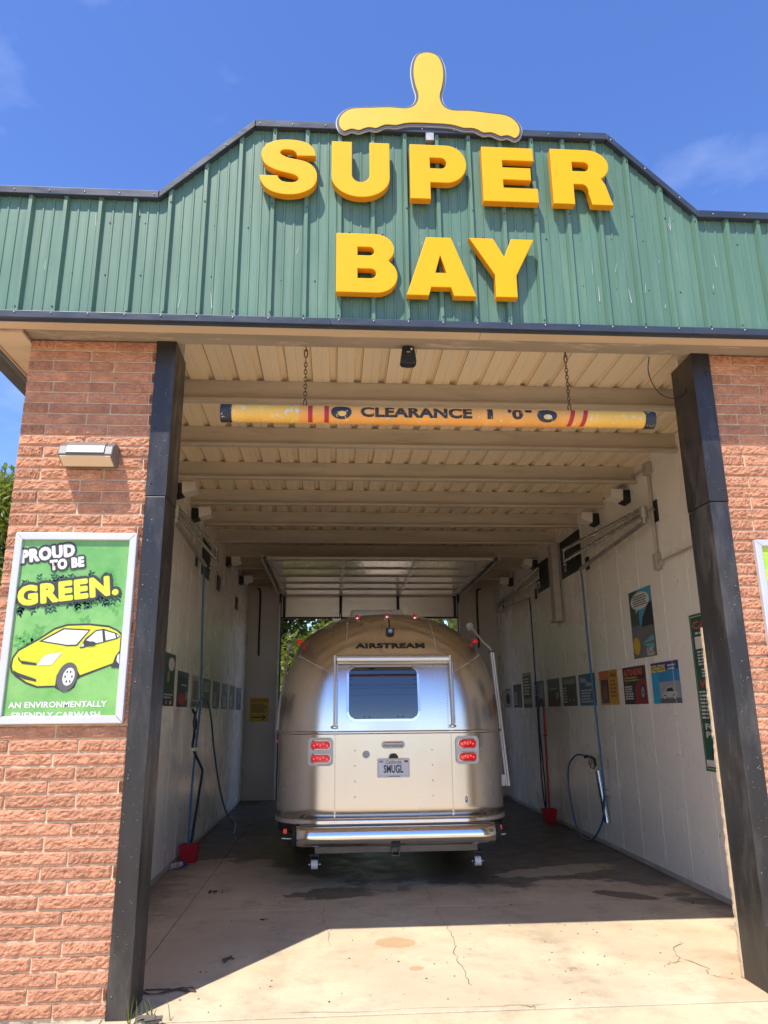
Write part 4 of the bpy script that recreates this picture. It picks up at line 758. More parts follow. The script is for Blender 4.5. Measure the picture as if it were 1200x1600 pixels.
def boom(sg, y0, y1, ys0, ys1, label, z=3.83):
    wx = (WR if sg > 0 else WL); a = -sg
    t = thing('spray_boom', label, 'wash boom', (wx, y0, z), 'swinging wash booms on the side walls'); L = y1 - y0
    MB().tube([(a * 0.13, 0, 0.0), (a * 0.13, L, 0.16)], 0.026, 12).build('upper_pipe', M['steel'], t)
    MB().tube([(a * 0.13, 0.02, -0.06), (a * 0.13, L, -0.01)], 0.025, 12).build('middle_pipe', M['steel'], t)
    MB().tube([(a * 0.13, ys0 - y0, -0.16), (a * 0.13, ys1 - y0, -0.26)], 0.026, 12).build('lower_pipe', M['galv'], t)
    MB().tube([(a * 0.13, L, 0.17), (a * 0.13, L, -0.03)], 0.02, 10).build('end_pipe', M['steel'], t)
    MB().tube([(a * 0.13, L * 0.55, 0.09), (a * 0.13, L * 0.55, -0.03)], 0.012, 8).build('cross_pipe', M['steel'], t)
    MB().tube([(a * 0.13, 0.0, -0.12), (a * 0.13, 0.0, 0.02)], 0.042, 16).build('swivel', M['galv'], t, bevel=0.004)
    MB().tube([(a * 0.13, 0.0, -0.17), (a * 0.13, 0.0, -0.121)], 0.028, 12).build('swivel_nut', M['galv'], t)
    MB().box(*sorted((a * 0.004, a * 0.012)), -0.09, 0.03, -0.16, 0.08).build('wall_plate', M['black'], t); MB().box(*sorted((a * 0.012, a * 0.11)), -0.03, -0.005, -0.03, 0.0).build('bracket_arm', M['galv'], t)
    MB().box(*sorted((a * 0.004, a * 0.012)), ys1 - y0 - 0.02, ys1 - y0 + 0.12, -0.26, -0.08).build('stop_plate', M['black'], t)
boom(1, 2.76, 5.66, 2.80, 4.98, 'double steel wash boom pivoting near the entrance on the right wall')
boom(1, 10.35, 7.10, 10.30, 7.72, 'double steel wash boom at the far end of the right wall')
boom(-1, 2.88, 5.64, 2.90, 4.82, 'double steel wash boom on the left wall, ending above the blue hose')
def vent(side, y0, y1, z0, z1, label):
    wx = WR if side > 0 else WL; a = -side
    t = thing('wall_vent', label, 'vent', (wx, (y0 + y1) / 2, z0), 'black panels high on the side walls'); w = (y1 - y0) / 2; h = z1 - z0
    MB().box(*sorted((a * 0.001, a * 0.010)), -w, w, 0, h).build('panel', ink(0.006, 0.010, 0.010, 0.35), t)
    for k in range(3): MB().box(*sorted((a * 0.010, a * 0.018)), -w, w, h * (0.94 - 0.0 * k) - k * 0.03, h * 0.94 - k * 0.03 + 0.008).build('slat', M['black'], t)
    MB().tube([(a * 0.05, w * 0.3, h * 0.1), (a * 0.05, w * 0.3, h * 0.55)], 0.010, 8).build('valve_pipe', M['steel'], t); MB().sphere((a * 0.05, w * 0.3, h * 0.30), 0.03, 10, 6).build('valve', M['steel'], t)
vent(1, 5.28, 6.22, 3.64, 4.22, 'black vent panel behind the near right boom'); vent(1, 6.88, 7.62, 3.64, 4.14, 'black vent panel left of the grey column on the right wall'); vent(-1, 5.25, 5.9, 3.55, 4.05, 'black vent panel behind the left boom end')
for y in (6.78, 9.03): tag(MB().box(WL + 0.001, WL + 0.02, y - 0.13, y + 0.13, 3.55, 3.78).build('wall_cover', M['black'], bevel=0.003), 'small black cover plate high on the left wall, ' + ('nearer one' if y < 8 else 'farther one'), 'cover plate', 'black cover plates on the left wall')
cc = thing('support_column', 'grey steel bracket column hanging between two black vents on the right wall', 'column', (WR - 0.09, 6.36, 3.02))
MB().box(-0.05, 0.06, -0.10, 0.10, 0.0, 1.2).build('channel', M['conduit'], cc, bevel=0.006); MB().box(-0.075, 0.07, -0.14, 0.14, -0.02, 0.0).build('foot_plate', M['conduit'], cc); MB().tube([(0, 0, -0.10), (0, 0, -0.021)], 0.016, 8).build('bolt', M['galv'], cc)
cd = thing('electrical_conduit', 'grey conduit with junction boxes running down the right wall near the entrance', 'conduit', (WR - 0.03, 2.76, 3.2))
MB().tube([(0, 0, 0.08), (0, 0, 1.02)], 0.018, 10).build('pipe', M['conduit'], cd); MB().tube([(0, 0.05, 1.12), (0, 0.6, 1.14), (0, 1.4, 1.14)], 0.016, 8).build('pipe', M['conduit'], cd)
MB().box(-0.045, 0.028, -0.055, 0.055, 1.02, 1.16).build('junction_box', M['conduit'], cd, bevel=0.008); MB().box(-0.035, 0.028, -0.04, 0.05, -0.06, 0.12).build('switch_box', M['conduit'], cd, bevel=0.006); MB().tube([(0, -0.04, -0.01), (0, -0.11, 0.0)], 0.03, 12).build('socket', M['conduit'], cd)
MB().tube([(0, -0.10, 0.02), (0, -1.6, 0.02)], 0.014, 8).build('pipe', M['conduit'], cd)
tag(MB().tube(smooth_path([(-2.28, YB - 0.03, 4.30), (-2.20, YB - 0.03, 4.27), (-2.17, YB - 0.03, 4.1), (-2.17, YB - 0.03, 3.4), (-2.165, YB - 0.03, 2.85)]), 0.02, 8).build('drain_pipe', M['darkmetal']), 'dark pipe hanging down the rear wall left of the doorway', 'pipe')
tag(MB().tube(smooth_path([(2.62, YB - 0.03, 4.28), (2.55, YB - 0.03, 4.25), (2.52, YB - 0.03, 4.1), (2.52, YB - 0.03, 3.0)]), 0.02, 8).build('drain_pipe', M['darkmetal']), 'dark pipe on the rear wall right of the doorway', 'pipe')

# ------------------------------------------------------------------ raised overhead door
OD = thing('overhead_door', 'raised white sectional overhead door above the rear of the trailer', 'garage door', (0.18, YB - 0.1, 3.65))
dz = 4.10 - 3.65
ys = [-(YB - 0.1) + v for v in (6.95, 7.70, 8.45, 9.20, 9.95, 10.66)]
for a, b in zip(ys[:-1], ys[1:]):
    p = MB().box(-1.86, 1.86, a + 0.008, b - 0.008, dz, dz + 0.04).build('door_panel', M['doorpanel'], OD, bevel=0.004)
    MB().box(-1.86, 1.86, a + 0.008, a + 0.05, dz - 0.022, dz - 0.001).build('rail', M['conduit'], p)
    for sx in (-0.63, 0.60, -1.80, 1.80): 
        st = MB().box(sx - 0.035, sx + 0.035, a + 0.052, b - 0.012, dz - 0.016, dz - 0.001).build('stile', M['galv'], p)
    for sx in (-0.63, 0.60, -1.80, 1.80): MB().box(sx - 0.03, sx + 0.03, b - 0.05, b + 0.03, dz - 0.034, dz - 0.017).build('hinge', M['galv'], p, bevel=0.004)
p = MB().box(-1.88, 1.88, -0.02, 0.02, 0.0, 0.46).build('door_panel', M['doorpanel'], OD, bevel=0.004)
for sx in (-0.63, 0.60, -1.83, 1.83): MB().box(sx - 0.03, sx + 0.03, -0.038, -0.021, 0.0, 0.46).build('stile', M['darkmetal'], p)
MB().box(-1.88, 1.88, -0.03, 0.03, -0.035, -0.002).build('bottom_seal', M['black'], p)
for sx in (-1.93, 1.93):
    MB().box(sx - 0.02, sx + 0.02, 6.85 - YB + 0.1, 10.5 - YB + 0.1, dz - 0.03, dz + 0.05).build('track', M['galv'], OD); MB().box(sx - 0.02, sx + 0.02, -0.03, 0.03, -3.64, 0.3).build('track', M['galv'], OD)
    MB().box(sx - 0.012, sx + 0.012, 7.2 - YB + 0.1, 7.24 - YB + 0.1, dz + 0.05, 0.62).build('hanger', M['galv'], OD)

# ------------------------------------------------------------------ travel trailer
TR = thing('travel_trailer', 'rounded silver aluminium travel trailer parked inside the wash bay', 'trailer', (0.045, 3.10, 0.0))
TL, TW, RC, BULGE = 7.0, 1.225, 0.50, 0.03
def curve(tab):
    p = smooth_path([(a, b, 0) for a, b in tab], 10)
    def f(z):
        if z <= p[0].x: return p[0].y
        for a, b in zip(p[:-1], p[1:]):
            if a.x <= z <= b.x: return a.y + (b.y - a.y) * ((z - a.x) / max(1e-9, b.x - a.x))
        return p[-1].y
    return f
IY = curve([(1.475, 0), (1.7, .015), (1.9, .04), (2.1, .08), (2.25, .125), (2.4, .19), (2.5, .25), (2.6, .325), (2.68, .40), (2.74, .49), (2.78, .60), (2.805, .75), (2.82, .95), (2.83, 1.3)])
IX = curve([(1.475, 0), (1.7, .01), (1.89, .03), (2.12, .08), (2.325, .15), (2.477, .23), (2.6, .345), (2.69, .47), (2.75, .62), (2.79, .76), (2.815, .90), (2.83, 1.05)])
def ring(z, o=0.0):
    iy, w = IY(z) - o, TW - IX(z) + o; rc = min(w - 0.002, RC + o + 0.5 * IX(z)); pts = []
    def bulge(x): return BULGE * (x / w) ** 2
    NS, NC = 14, 14
    for i in range(NS): x = -(w - rc) + 2 * (w - rc) * i / NS; pts.append((x, iy + bulge(x)))
    for i in range(NC):
        t = -math.pi / 2 + math.pi / 2 * i / NC; x = (w - rc) + rc * math.cos(t); pts.append((x, iy + rc + rc * math.sin(t) + bulge(x)))
    yf = TL - IY(z) + o
    for i in range(10): pts.append((w, iy + rc + BULGE + (yf - iy - 2 * rc - BULGE) * i / 10))
    for i in range(NC): t = math.pi / 2 * i / NC; pts.append(((w - rc) + rc * math.cos(t), yf - rc + rc * math.sin(t)))
    for i in range(NS): pts.append(((w - rc) - 2 * (w - rc) * i / NS, yf))
    for i in range(NC): t = math.pi / 2 + math.pi / 2 * i / NC; pts.append((-(w - rc) + rc * math.cos(t), yf - rc + rc * math.sin(t)))
    for i in range(10): pts.append((-w, yf - rc + (iy + rc + BULGE - yf + rc) * i / 10))
    for i in range(NC): t = math.pi + math.pi / 2 * i / NC; x = -(w - rc) + rc * math.cos(t); pts.append((x, iy + rc + rc * math.sin(t) + bulge(x)))
    return [(a, b, z) for a, b in pts]
def rear_y(x, z):
    iy, w = IY(z), TW - IX(z); rc = min(w - 0.002, RC + 0.5 * IX(z)); ax = min(abs(x), w - 0.001); b = BULGE * (ax / w) ** 2
    return iy + b if ax <= w - rc else iy + b + rc - math.sqrt(max(0, rc * rc - (ax - (w - rc)) ** 2))
def loft(zs, name, m, o=0.0, capt=False, os=None, capb=False):
    mb = MB(); rs = [ring(z, os[i] if os else o) for i, z in enumerate(zs)]; n = len(rs[0]); vs = [p for r in rs for p in r]
    fs = [(i * n + k, i * n + (k + 1) % n, (i + 1) * n + (k + 1) % n, (i + 1) * n + k) for i in range(len(rs) - 1) for k in range(n)]
    if capt: fs.append(tuple((len(rs) - 1) * n + k for k in range(n)))
    if capb: fs.append(tuple(range(n))[::-1])
    return mb.add(vs, fs, True).build(name, m, TR)
loft([0.60, 0.75, 0.95, 1.2, 1.476], 'lower_shell', M['alu'], capb=True)
loft([1.474, 1.53, 1.6, 1.7, 1.8, 1.9, 2.0, 2.1, 2.2, 2.3, 2.4, 2.47, 2.54, 2.6, 2.65, 2.69, 2.72, 2.75, 2.775, 2.795, 2.81, 2.82, 2.826, 2.83], 'upper_shell', M['alu'], o=0.002, capt=True)
loft([1.462, 1.466, 1.478, 1.488, 1.494, 1.498], 'belt_trim', M['alutrim'], os=[0.001, 0.010, 0.016, 0.014, 0.006, 0.001])
loft([0.588, 0.592, 0.600, 0.612, 0.622, 0.634, 0.640], 'rub_rail', M['alutrim'], os=[0.0, 0.012, 0.016, 0.010, 0.014, 0.008, 0.001])
loft([0.50, 0.586], 'underbelly', M['darkmetal'], o=-0.02, capb=True)
at = lambda u, v, o: (u, rear_y(u, v) - o, v)
def conf(pts, a, b, name, m, parent=TR, bevel=0.0):
    n = len(pts); vs = [at(u, v, a) for u, v in pts] + [at(u, v, b) for u, v in pts]
    return MB().add(vs, [tuple(range(n)), tuple(range(2 * n - 1, n - 1, -1))] + [(i, n + i, n + (i + 1) % n, (i + 1) % n) for i in range(n)]).build(name, m, parent, bevel)
def rrect(x0, x1, z0, z1, r, n=7): return arc(x1 - r, z0 + r, r, r, -90, 0, n) + arc(x1 - r, z1 - r, r, r, 0, 90, n) + arc(x0 + r, z1 - r, r, r, 90, 180, n) + arc(x0 + r, z0 + r, r, r, 180, 270, n)
def ringconf(o_, i_, a, b, name, m, parent):
    n = len(o_); vs = [at(u, v, a) for u, v in o_] + [at(u, v, a) for u, v in i_] + [at(u, v, b) for u, v in o_] + [at(u, v, b) for u, v in i_]
    fs = []
    for i in range(n):
        j = (i + 1) % n; fs += [(2 * n + i, 2 * n + j, 3 * n + j, 3 * n + i), (i, j, 2 * n + j, 2 * n + i), (n + j, n + i, 3 * n + i, 3 * n + j)]
    return MB().add(vs, fs).build(name, m, parent, 0.002)
# rear window
wx0, wx1, wz0, wz1 = -0.462, 0.262, 1.615, 2.152
win = ringconf(rrect(wx0 - 0.028, wx1 + 0.028, wz0 - 0.028, wz1 + 0.022, 0.10), rrect(wx0, wx1, wz0, wz1, 0.075), 0.0, 0.014, 'rear_window', M['alutrim'], TR)
pts = rrect(wx0 + 0.002, wx1 - 0.002, wz0 + 0.002, wz1 - 0.002, 0.072)
gm = MB(); NR, NCc = 18, 10; gvs = []
for i in range(NR + 1):
    v = wz0 + 0.001 + (wz1 - wz0 - 0.002) * i / NR; rr_ = 0.072; e = min(v - wz0, wz1 - v); cut_ = rr_ - math.sqrt(max(0, rr_ * rr_ - (rr_ - e) ** 2)) if e < rr_ else 0
    for j in range(NCc + 1): u = wx0 + cut_ + (wx1 - wx0 - 2 * cut_) * j / NCc; gvs.append(at(u, v, 0.010))
gm.add(gvs, [(i * (NCc + 1) + j, i * (NCc + 1) + j + 1, (i + 1) * (NCc + 1) + j + 1, (i + 1) * (NCc + 1) + j) for i in range(NR) for j in range(NCc)], True); gm.build('glass', M['glass'], win)
for (u, v) in ((wx0 + 0.02, 2.02), (wx0 + 0.02, 1.97), (wx1 - 0.02, 2.02), (wx1 - 0.02, 1.97), (-0.30, 1.635), (-0.25, 1.635), (0.05, 1.635), (0.10, 1.635)):
    MB().sphere(at(u, v, 0.012), 0.007, 8, 5, (1, 0.5, 1)).build('latch', M['black'], win)
# rear awning
aw = MB().tube([(-0.595, rear_y(0, 2.23) - 0.06, 2.235), (0.612, rear_y(0, 2.23) - 0.06, 2.235)], 0.043, 20).build('rear_awning', M['rollermetal'], TR)
for u in (-0.615, 0.625):
    MB().box(u - 0.011, u + 0.011, rear_y(u, 2.22) - 0.085, rear_y(u, 2.22) - 0.02, 2.185, 2.275).build('awning_bracket', M['whitealu'], aw, 0.004)
    MB().tube([at(u, 2.20, 0.07), at(u, 1.9, 0.055), at(u, 1.545, 0.03)], 0.010, 8).build('awning_arm', M['whitealu'], aw); MB().tube([at(u + 0.028, 2.20, 0.04), at(u + 0.024, 1.56, 0.02)], 0.006, 6).build('awning_strut', M['alutrim'], aw)
    MB().sphere(at(u, 1.535, 0.008), 0.04, 14, 6, (1.0, 0.45, 0.5)).build('awning_foot', M['alutrim'], aw)
MB().box(-0.585, 0.605, rear_y(0, 2.2) - 0.05, rear_y(0, 2.2) - 0.012, 2.185, 2.196).build('awning_rail', M['whitealu'], aw)
link('lettering', text_fit('AIRSTREAM', (-0.395, 2.358), 0.765, 0.058, 0, 0.05, 3, at, 0.006, cut=0.012), ink(0.03, 0.026, 0.024), TR)
# rivets along the panel seams
rv = MB()
def rivets(u0, v0, u1, v1, step=0.03):
    n = max(2, int(math.hypot(u1 - u0, v1 - v0) / step))
    for i in range(n + 1): t = i / n; rv.sphere(at(u0 + (u1 - u0) * t, v0 + (v1 - v0) * t, 0.001), 0.0068, 6, 4)
for sgn in (-1, 1):
    rivets(sgn * 0.605, 0.66, sgn * 0.605, 1.45); rivets(sgn * 0.58, 1.52, sgn * 0.58, 2.16); rivets(sgn * 0.62, 2.07, sgn * 1.04, 2.31, 0.026); rivets(sgn * 0.50, 2.30, sgn * 0.47, 2.70)
    for v in (0.85, 1.0, 1.15, 1.30): rivets(sgn * 0.40, v, sgn * 0.401, v + 0.001, 1); rivets(sgn * 0.93, v, sgn * 0.931, v + 0.001, 1)
rivets(wx0 - 0.016, wz0 + 0.08, wx0 - 0.016, wz1 - 0.08); rivets(wx1 + 0.016, wz0 + 0.08, wx1 + 0.016, wz1 - 0.08); rivets(wx0 + 0.07, wz0 - 0.016, wx1 - 0.07, wz0 - 0.016)
tag(rv.build('rivets', M['alutrim'], TR), kind='stuff')
for sgn in (-1, 1):
    for (a, b) in ((0.66, 1.455), (1.51, 2.17)): conf([(sgn * 0.598, a), (sgn * 0.612, a), (sgn * 0.612, b), (sgn * 0.598, b)], -0.003, 0.0025, 'seam_strip', M['alu'])
# tail lights
for (u0, u1) in ((-0.888, -0.625), (0.648, 0.898)):
    tl = conf(rrect(u0, u1, 1.155, 1.432, 0.045), -0.004, 0.028, 'tail_light', M['whitealu'], TR, 0.008)
    for zc in (1.228, 1.36):
        ringconf(rrect(u0 + 0.022, u1 - 0.022, zc - 0.048, zc + 0.048, 0.047), rrect(u0 + 0.032, u1 - 0.032, zc - 0.038, zc + 0.038, 0.037), 0.028, 0.036, 'lens_ring', M['chrome'], tl)
        conf(rrect(u0 + 0.031, u1 - 0.031, zc - 0.038, zc + 0.038, 0.037), 0.027, 0.033, 'lens', M['redlens'], tl)
        for k in range(5): MB().sphere(at(u0 + 0.065 + k * (u1 - u0 - 0.13) / 4, zc + (0.008 if k % 2 else -0.004), 0.033), 0.010, 8, 5).build('diode', M['reddot'], tl)
# badge, sticker, plate, plate lamp, camera
bd = conf(rrect(-0.125, 0.118, 1.318, 1.392, 0.034), 0.0, 0.008, 'badge', M['whitealu'], TR, 0.003)
conf([(-0.10, 1.374), (0.095, 1.374), (0.085, 1.382), (-0.09, 1.382)], 0.0085, 0.0095, 'badge_line', ink(0.45, 0.04, 0.04), bd); link('lettering', text_fit('International', (-0.108, 1.332), 0.20, 0.036, 0, 0.01, 2, at, 0.0095, shear=0.25), ink(0.05, 0.07, 0.09), bd)
conf(ell(-0.285, 1.262, 0.038, 0.038), 0.0, 0.003, 'round_sticker', ink(0.45, 0.46, 0.46), TR)
conf(ell(0.745, 0.81, 0.013, 0.032), 0.0, 0.003, 'small_sticker', ink(0.10, 0.14, 0.35), TR); conf(ell(0.743, 0.815, 0.008, 0.014), 0.0032, 0.0040, 'small_sticker', ink(0.7, 0.7, 0.7), TR)
pf = ringconf(rrect(-0.170, 0.163, 1.035, 1.222, 0.012, 3), rrect(-0.153, 0.146, 1.058, 1.206, 0.006, 3), 0.004, 0.016, 'licence_plate', M['frame'], TR)
conf(rrect(-0.158, 0.151, 1.050, 1.212, 0.006, 3), 0.004, 0.009, 'plate_sheet', ink(0.78, 0.80, 0.82), pf)
link('lettering', text_fit('SMUGL', (-0.105, 1.078), 0.20, 0.080, 0, 0.03, 3, at, 0.0105), ink(0.03, 0.04, 0.09), pf); link('lettering', text_fit('California', (-0.09, 1.168), 0.165, 0.034, 0, 0.01, 3, at, 0.0105, shear=0.3), ink(0.45, 0.04, 0.05), pf)
conf([(0.108, 1.180), (0.148, 1.180), (0.148, 1.202), (0.108, 1.202)], 0.0095, 0.0105, 'tax_sticker', ink(0.5, 0.06, 0.05), pf); conf([(-0.150, 1.180), (-0.112, 1.180), (-0.112, 1.200), (-0.150, 1.200)], 0.0095, 0.0105, 'month_sticker', ink(0.2, 0.3, 0.5), pf); link('lettering', text_fit('AIRSTREAM', (-0.06, 1.040), 0.12, 0.011, 0, 0.03, 2, at, 0.0170), ink(0.1, 0.1, 0.1), pf)
plm = conf([(-0.052, 1.222), (0.046, 1.222), (0.040, 1.245), (0.022, 1.268), (-0.028, 1.268), (-0.046, 1.245)], 0.0, 0.045, 'plate_lamp', M['black'], TR, 0.006)
cmr = MB().box(-0.048, 0.040, rear_y(0, 2.57) - 0.07, rear_y(0, 2.57) + 0.03, 2.515, 2.585).build('rear_camera', M['black'], TR, 0.012, 3)
MB().tube([(-0.004, rear_y(0, 2.57) - 0.085, 2.552), (-0.004, rear_y(0, 2.57) - 0.06, 2.552)], 0.022, 14).build('camera_lens', M['glass'], cmr); MB().tube([(-0.004, rear_y(0, 2.6) - 0.012, 2.585), (-0.004, rear_y(0, 2.68) - 0.008, 2.68), (-0.015, rear_y(0, 2.74) - 0.005, 2.735)], 0.007, 6).build('camera_cable', M['black'], cmr)
for u in (-0.36, -0.025, 0.305):
    ml = MB().tube([(u, rear_y(u, 2.735) - 0.02, 2.722), (u, rear_y(u, 2.735) - 0.02, 2.738)], 0.034, 14).build('marker_light', M['chrome'], TR); MB().sphere((u, rear_y(u, 2.735) - 0.022, 2.745), 0.027, 12, 8, (1, 1, 1.25)).build('lens', M['redlens'], ml)
for sgn in (-1, 1):
    ml = MB().sphere((sgn * (TW - IX(2.45) + 0.005), 0.62, 2.47), 0.028, 10, 7, (1.3, 1, 1)).build('marker_light', M['redlens'], TR)
    ml = MB().tube([(sgn * TW, 0.9, 1.37), (sgn * (TW + 0.02), 0.9, 1.37)], 0.03, 12).build('side_marker', M['chrome'], TR); MB().sphere((sgn * (TW + 0.022), 0.9, 1.37), 0.025, 10, 7).build('lens', M['redlens'], ml)
    MB().box(*sorted((sgn * 1.085, sgn * 1.125)), 0.125, 0.16, 0.50, 0.545).build('reflector', M['redlens'], TR, 0.004)
# bumper, lower beam, hitch receiver, casters
bp = [(0.0, 0.408), (-0.06, 0.402), (-0.115, 0.410), (-0.14, 0.45), (-0.145, 0.50), (-0.13, 0.55), (-0.10, 0.578), (-0.05, 0.585), (0.0, 0.585)]
mb = MB(); n = len(bp); xs = [-0.985, -0.95, -0.86, -0.8, 0.0, 0.83, 0.89, 0.98, 1.02]
vs = [(x, a + (0.02 if i in (1, 7) else 0.05 if i in (0, 8) else 0), b) for i, x in enumerate(xs) for a, b in bp]
bmp = mb.add(vs, [(i * n + k, (i + 1) * n + k, (i + 1) * n + k + 1, i * n + k + 1) for i in range(len(xs) - 1) for k in range(n - 1)], True).build('rear_bumper', M['chrome'], TR)
for a, b in ((-1.03, -0.986), (1.021, 1.065)): MB().prism([(p[0] + 0.04, p[1]) for p in bp] + [(0.08, 0.585), (0.08, 0.408)], a, b, 'x').build('end_cap', M['rubber'], bmp, 0.006)
MB().box(-0.95, 0.98, -0.04, 0.06, 0.588, 0.596).build('bumper_deck', M['grimy'], bmp)
MB().box(-0.80, 0.83, -0.05, 0.02, 0.335, 0.400).build('cross_beam', M['grimy'], TR, 0.004)
rcv = ringbox = MB()
for q in ((-0.040, -0.030, 0.31, 0.39), (0.030, 0.040, 0.31, 0.39), (-0.030, 0.030, 0.31, 0.32), (-0.030, 0.030, 0.38, 0.39)): rcv.box(q[0], q[1], -0.11, 0.02, q[2], q[3])
rcv.build('hitch_receiver', M['grimy'], TR, 0.002); MB().box(-0.045, 0.045, -0.152, -0.146, 0.400, 0.440).build('hitch_plate', M['darkmetal'], TR)
for u in (-0.80, 0.83):
    cs = MB().box(u - 0.048, u + 0.05, -0.06, 0.02, 0.315, 0.334).build('caster', M['darkmetal'], TR)
    for e in (-0.042, 0.036): MB().box(u + e, u + e + 0.006, -0.05, 0.01, 0.225, 0.314).build('fork', M['darkmetal'], cs)
    MB().tube([(u - 0.032, -0.02, 0.235), (u + 0.032, -0.02, 0.235)], 0.044, 20).build('wheel', M['whitealu'], cs, 0.004); MB().tube([(u - 0.06, -0.02, 0.235), (u + 0.06, -0.02, 0.235)], 0.008, 8).build('axle', M['steel'], cs)
for sgn in (-1, 1):
    MB().tube([(sgn * 1.03, 0.0, 0.47), (sgn * 1.13, 0.0, 0.475)], 0.008, 8).build('stabiliser_pin', M['steel'], TR)
    MB().box(*sorted((sgn * 0.62, sgn * 0.72)), 0.1, 5.5, 0.36, 0.50).build('chassis_rail', M['darkmetal'], TR)
    for y in (2.95, 3.85):
        wh_ = MB().tube([(sgn * 0.90, y, 0.36), (sgn * 0.93, y, 0.36), (sgn * 1.11, y, 0.36), (sgn * 1.14, y, 0.36)], 0.36, 32, True, [0.32, 0.36, 0.36, 0.32]).build('wheel', M['rubber'], TR); MB().tube([(sgn * 1.135, y, 0.36), (sgn * 1.150, y, 0.36)], 0.21, 20).build('rim', M['alutrim'], wh_)
MB().box(-0.40, 0.36, 2.5, 3.6, 2.82, 3.10).build('air_conditioner', M['whitealu'], TR, 0.06, 4)
an = MB().box(-0.64, -0.55, 1.3, 1.34, 2.78, 2.82).build('roof_antenna', M['whitealu'], TR); MB().tube([(-0.64, 1.33, 2.80), (-0.64, 1.33, 2.88), (-0.55, 1.33, 2.88), (-0.55, 1.33, 2.80)], 0.006, 6).build('antenna_bar', M['galv'], an)
MB().prism([(-0.12, 6.9), (0.12, 6.9), (0.04, 7.9), (-0.04, 7.9)], 0.42, 0.52, 'z').build('tongue', M['darkmetal'], TR)
tj = MB().tube([(0, 7.8, 0.0), (0, 7.8, 0.42)], 0.03, 10).build('tongue_jack', M['darkmetal'], TR)
# side awning hardware
sa = MB().tube([(1.15, 1.75, 2.765), (1.18, 1.72, 2.765)], 0.05, 16).build('side_awning', M['whitealu'], TR)
MB().tube([(1.175, 1.70, 2.76), (1.235, 1.2, 2.50), (1.262, 0.97, 2.42), (1.268, 0.95, 2.38)], 0.013, 8).build('awning_strut', M['whitealu'], sa)
m_ = Vector((1.312, 0.62, 0.88)) - Vector((1.272, 0.95, 2.37)); bar = MB()
for k, (a, b) in enumerate(((-0.028, 0.0), (0.0, 0.02), (0.02, 0.034))):
    pass
def bar3(p, q, hx, hy, name, m, parent):
    p, q = Vector(p), Vector(q); vs = []
    for c in (p, q):
        for (a, b) in ((-hx, -hy), (hx, -hy), (hx, hy), (-hx, hy)): vs.append(c + Vector((a, b, 0)))
    return MB().add(vs, [(0, 1, 2, 3), (7, 6, 5, 4), (0, 4, 5, 1), (1, 5, 6, 2), (2, 6, 7, 3), (3, 7, 4, 0)]).build(name, m, parent, 0.003)
bar3((1.262, 0.95, 2.37), (1.300, 0.62, 0.88), 0.010, 0.04, 'awning_arm', M['whitealu'], sa); bar3((1.286, 0.95, 2.37), (1.326, 0.62, 0.88), 0.010, 0.04, 'awning_arm', M['whitealu'], sa); bar3((1.274, 0.955, 2.36), (1.313, 0.625, 0.89), 0.004, 0.038, 'awning_groove', M['grimy'], sa)
MB().box(1.248, 1.300, 0.91, 0.99, 2.36, 2.385).build('arm_cap', M['black'], sa); MB().box(1.226, 1.288, 0.60, 0.66, 0.88, 1.00).build('arm_foot', M['whitealu'], sa, 0.004)
sb2 = MB().tube([(-1.20, 2.4, 2.56), (-1.25, 2.4, 2.56)], 0.06, 16).build('side_awning', M['whitealu'], TR)
bar3((-1.24, 2.35, 2.53), (-1.252, 1.0, 1.80), 0.014, 0.03, 'awning_arm', M['whitealu'], sb2); bar3((-1.252, 1.0, 1.80), (-1.25, 0.7, 1.5), 0.012, 0.03, 'awning_arm', M['whitealu'], sb2)

# ------------------------------------------------------------------ hoses, wands, buckets
def bucket(x, y, label):
    t = thing('brush_bucket', label, 'bucket', (x, y, 0.0), 'red brush buckets on the floor')
    o = [(-0.10, -0.09), (0.10, -0.09), (0.10, 0.09), (-0.10, 0.09)]; vs = [(a * 0.8, b * 0.8, 0.003) for a, b in o] + [(a * 1.1, b * 1.1, 0.20) for a, b in o] + [(a * 1.0, b * 1.0, 0.20) for a, b in o] + [(a * 0.74, b * 0.74, 0.02) for a, b in o]
    fs = [(0, 3, 2, 1), (12, 13, 14, 15)]
    for i in range(4): j = (i + 1) % 4; fs += [(i, j, 4 + j, 4 + i), (4 + i, 4 + j, 8 + j, 8 + i), (8 + i, 8 + j, 12 + j, 12 + i)]
    MB().add(vs, fs).build('tub', M['redplastic'], t, 0.004)
    for k in range(6): MB().box(-0.07 + k * 0.024, -0.055 + k * 0.024, -0.06, 0.06, 0.025, 0.12).build('bristles', M['rubber'], t)
bucket(-2.26, 4.68, 'red plastic bucket on the floor by the left wall'); bucket(2.80, 7.30, 'red plastic bucket on the floor by the right wall')
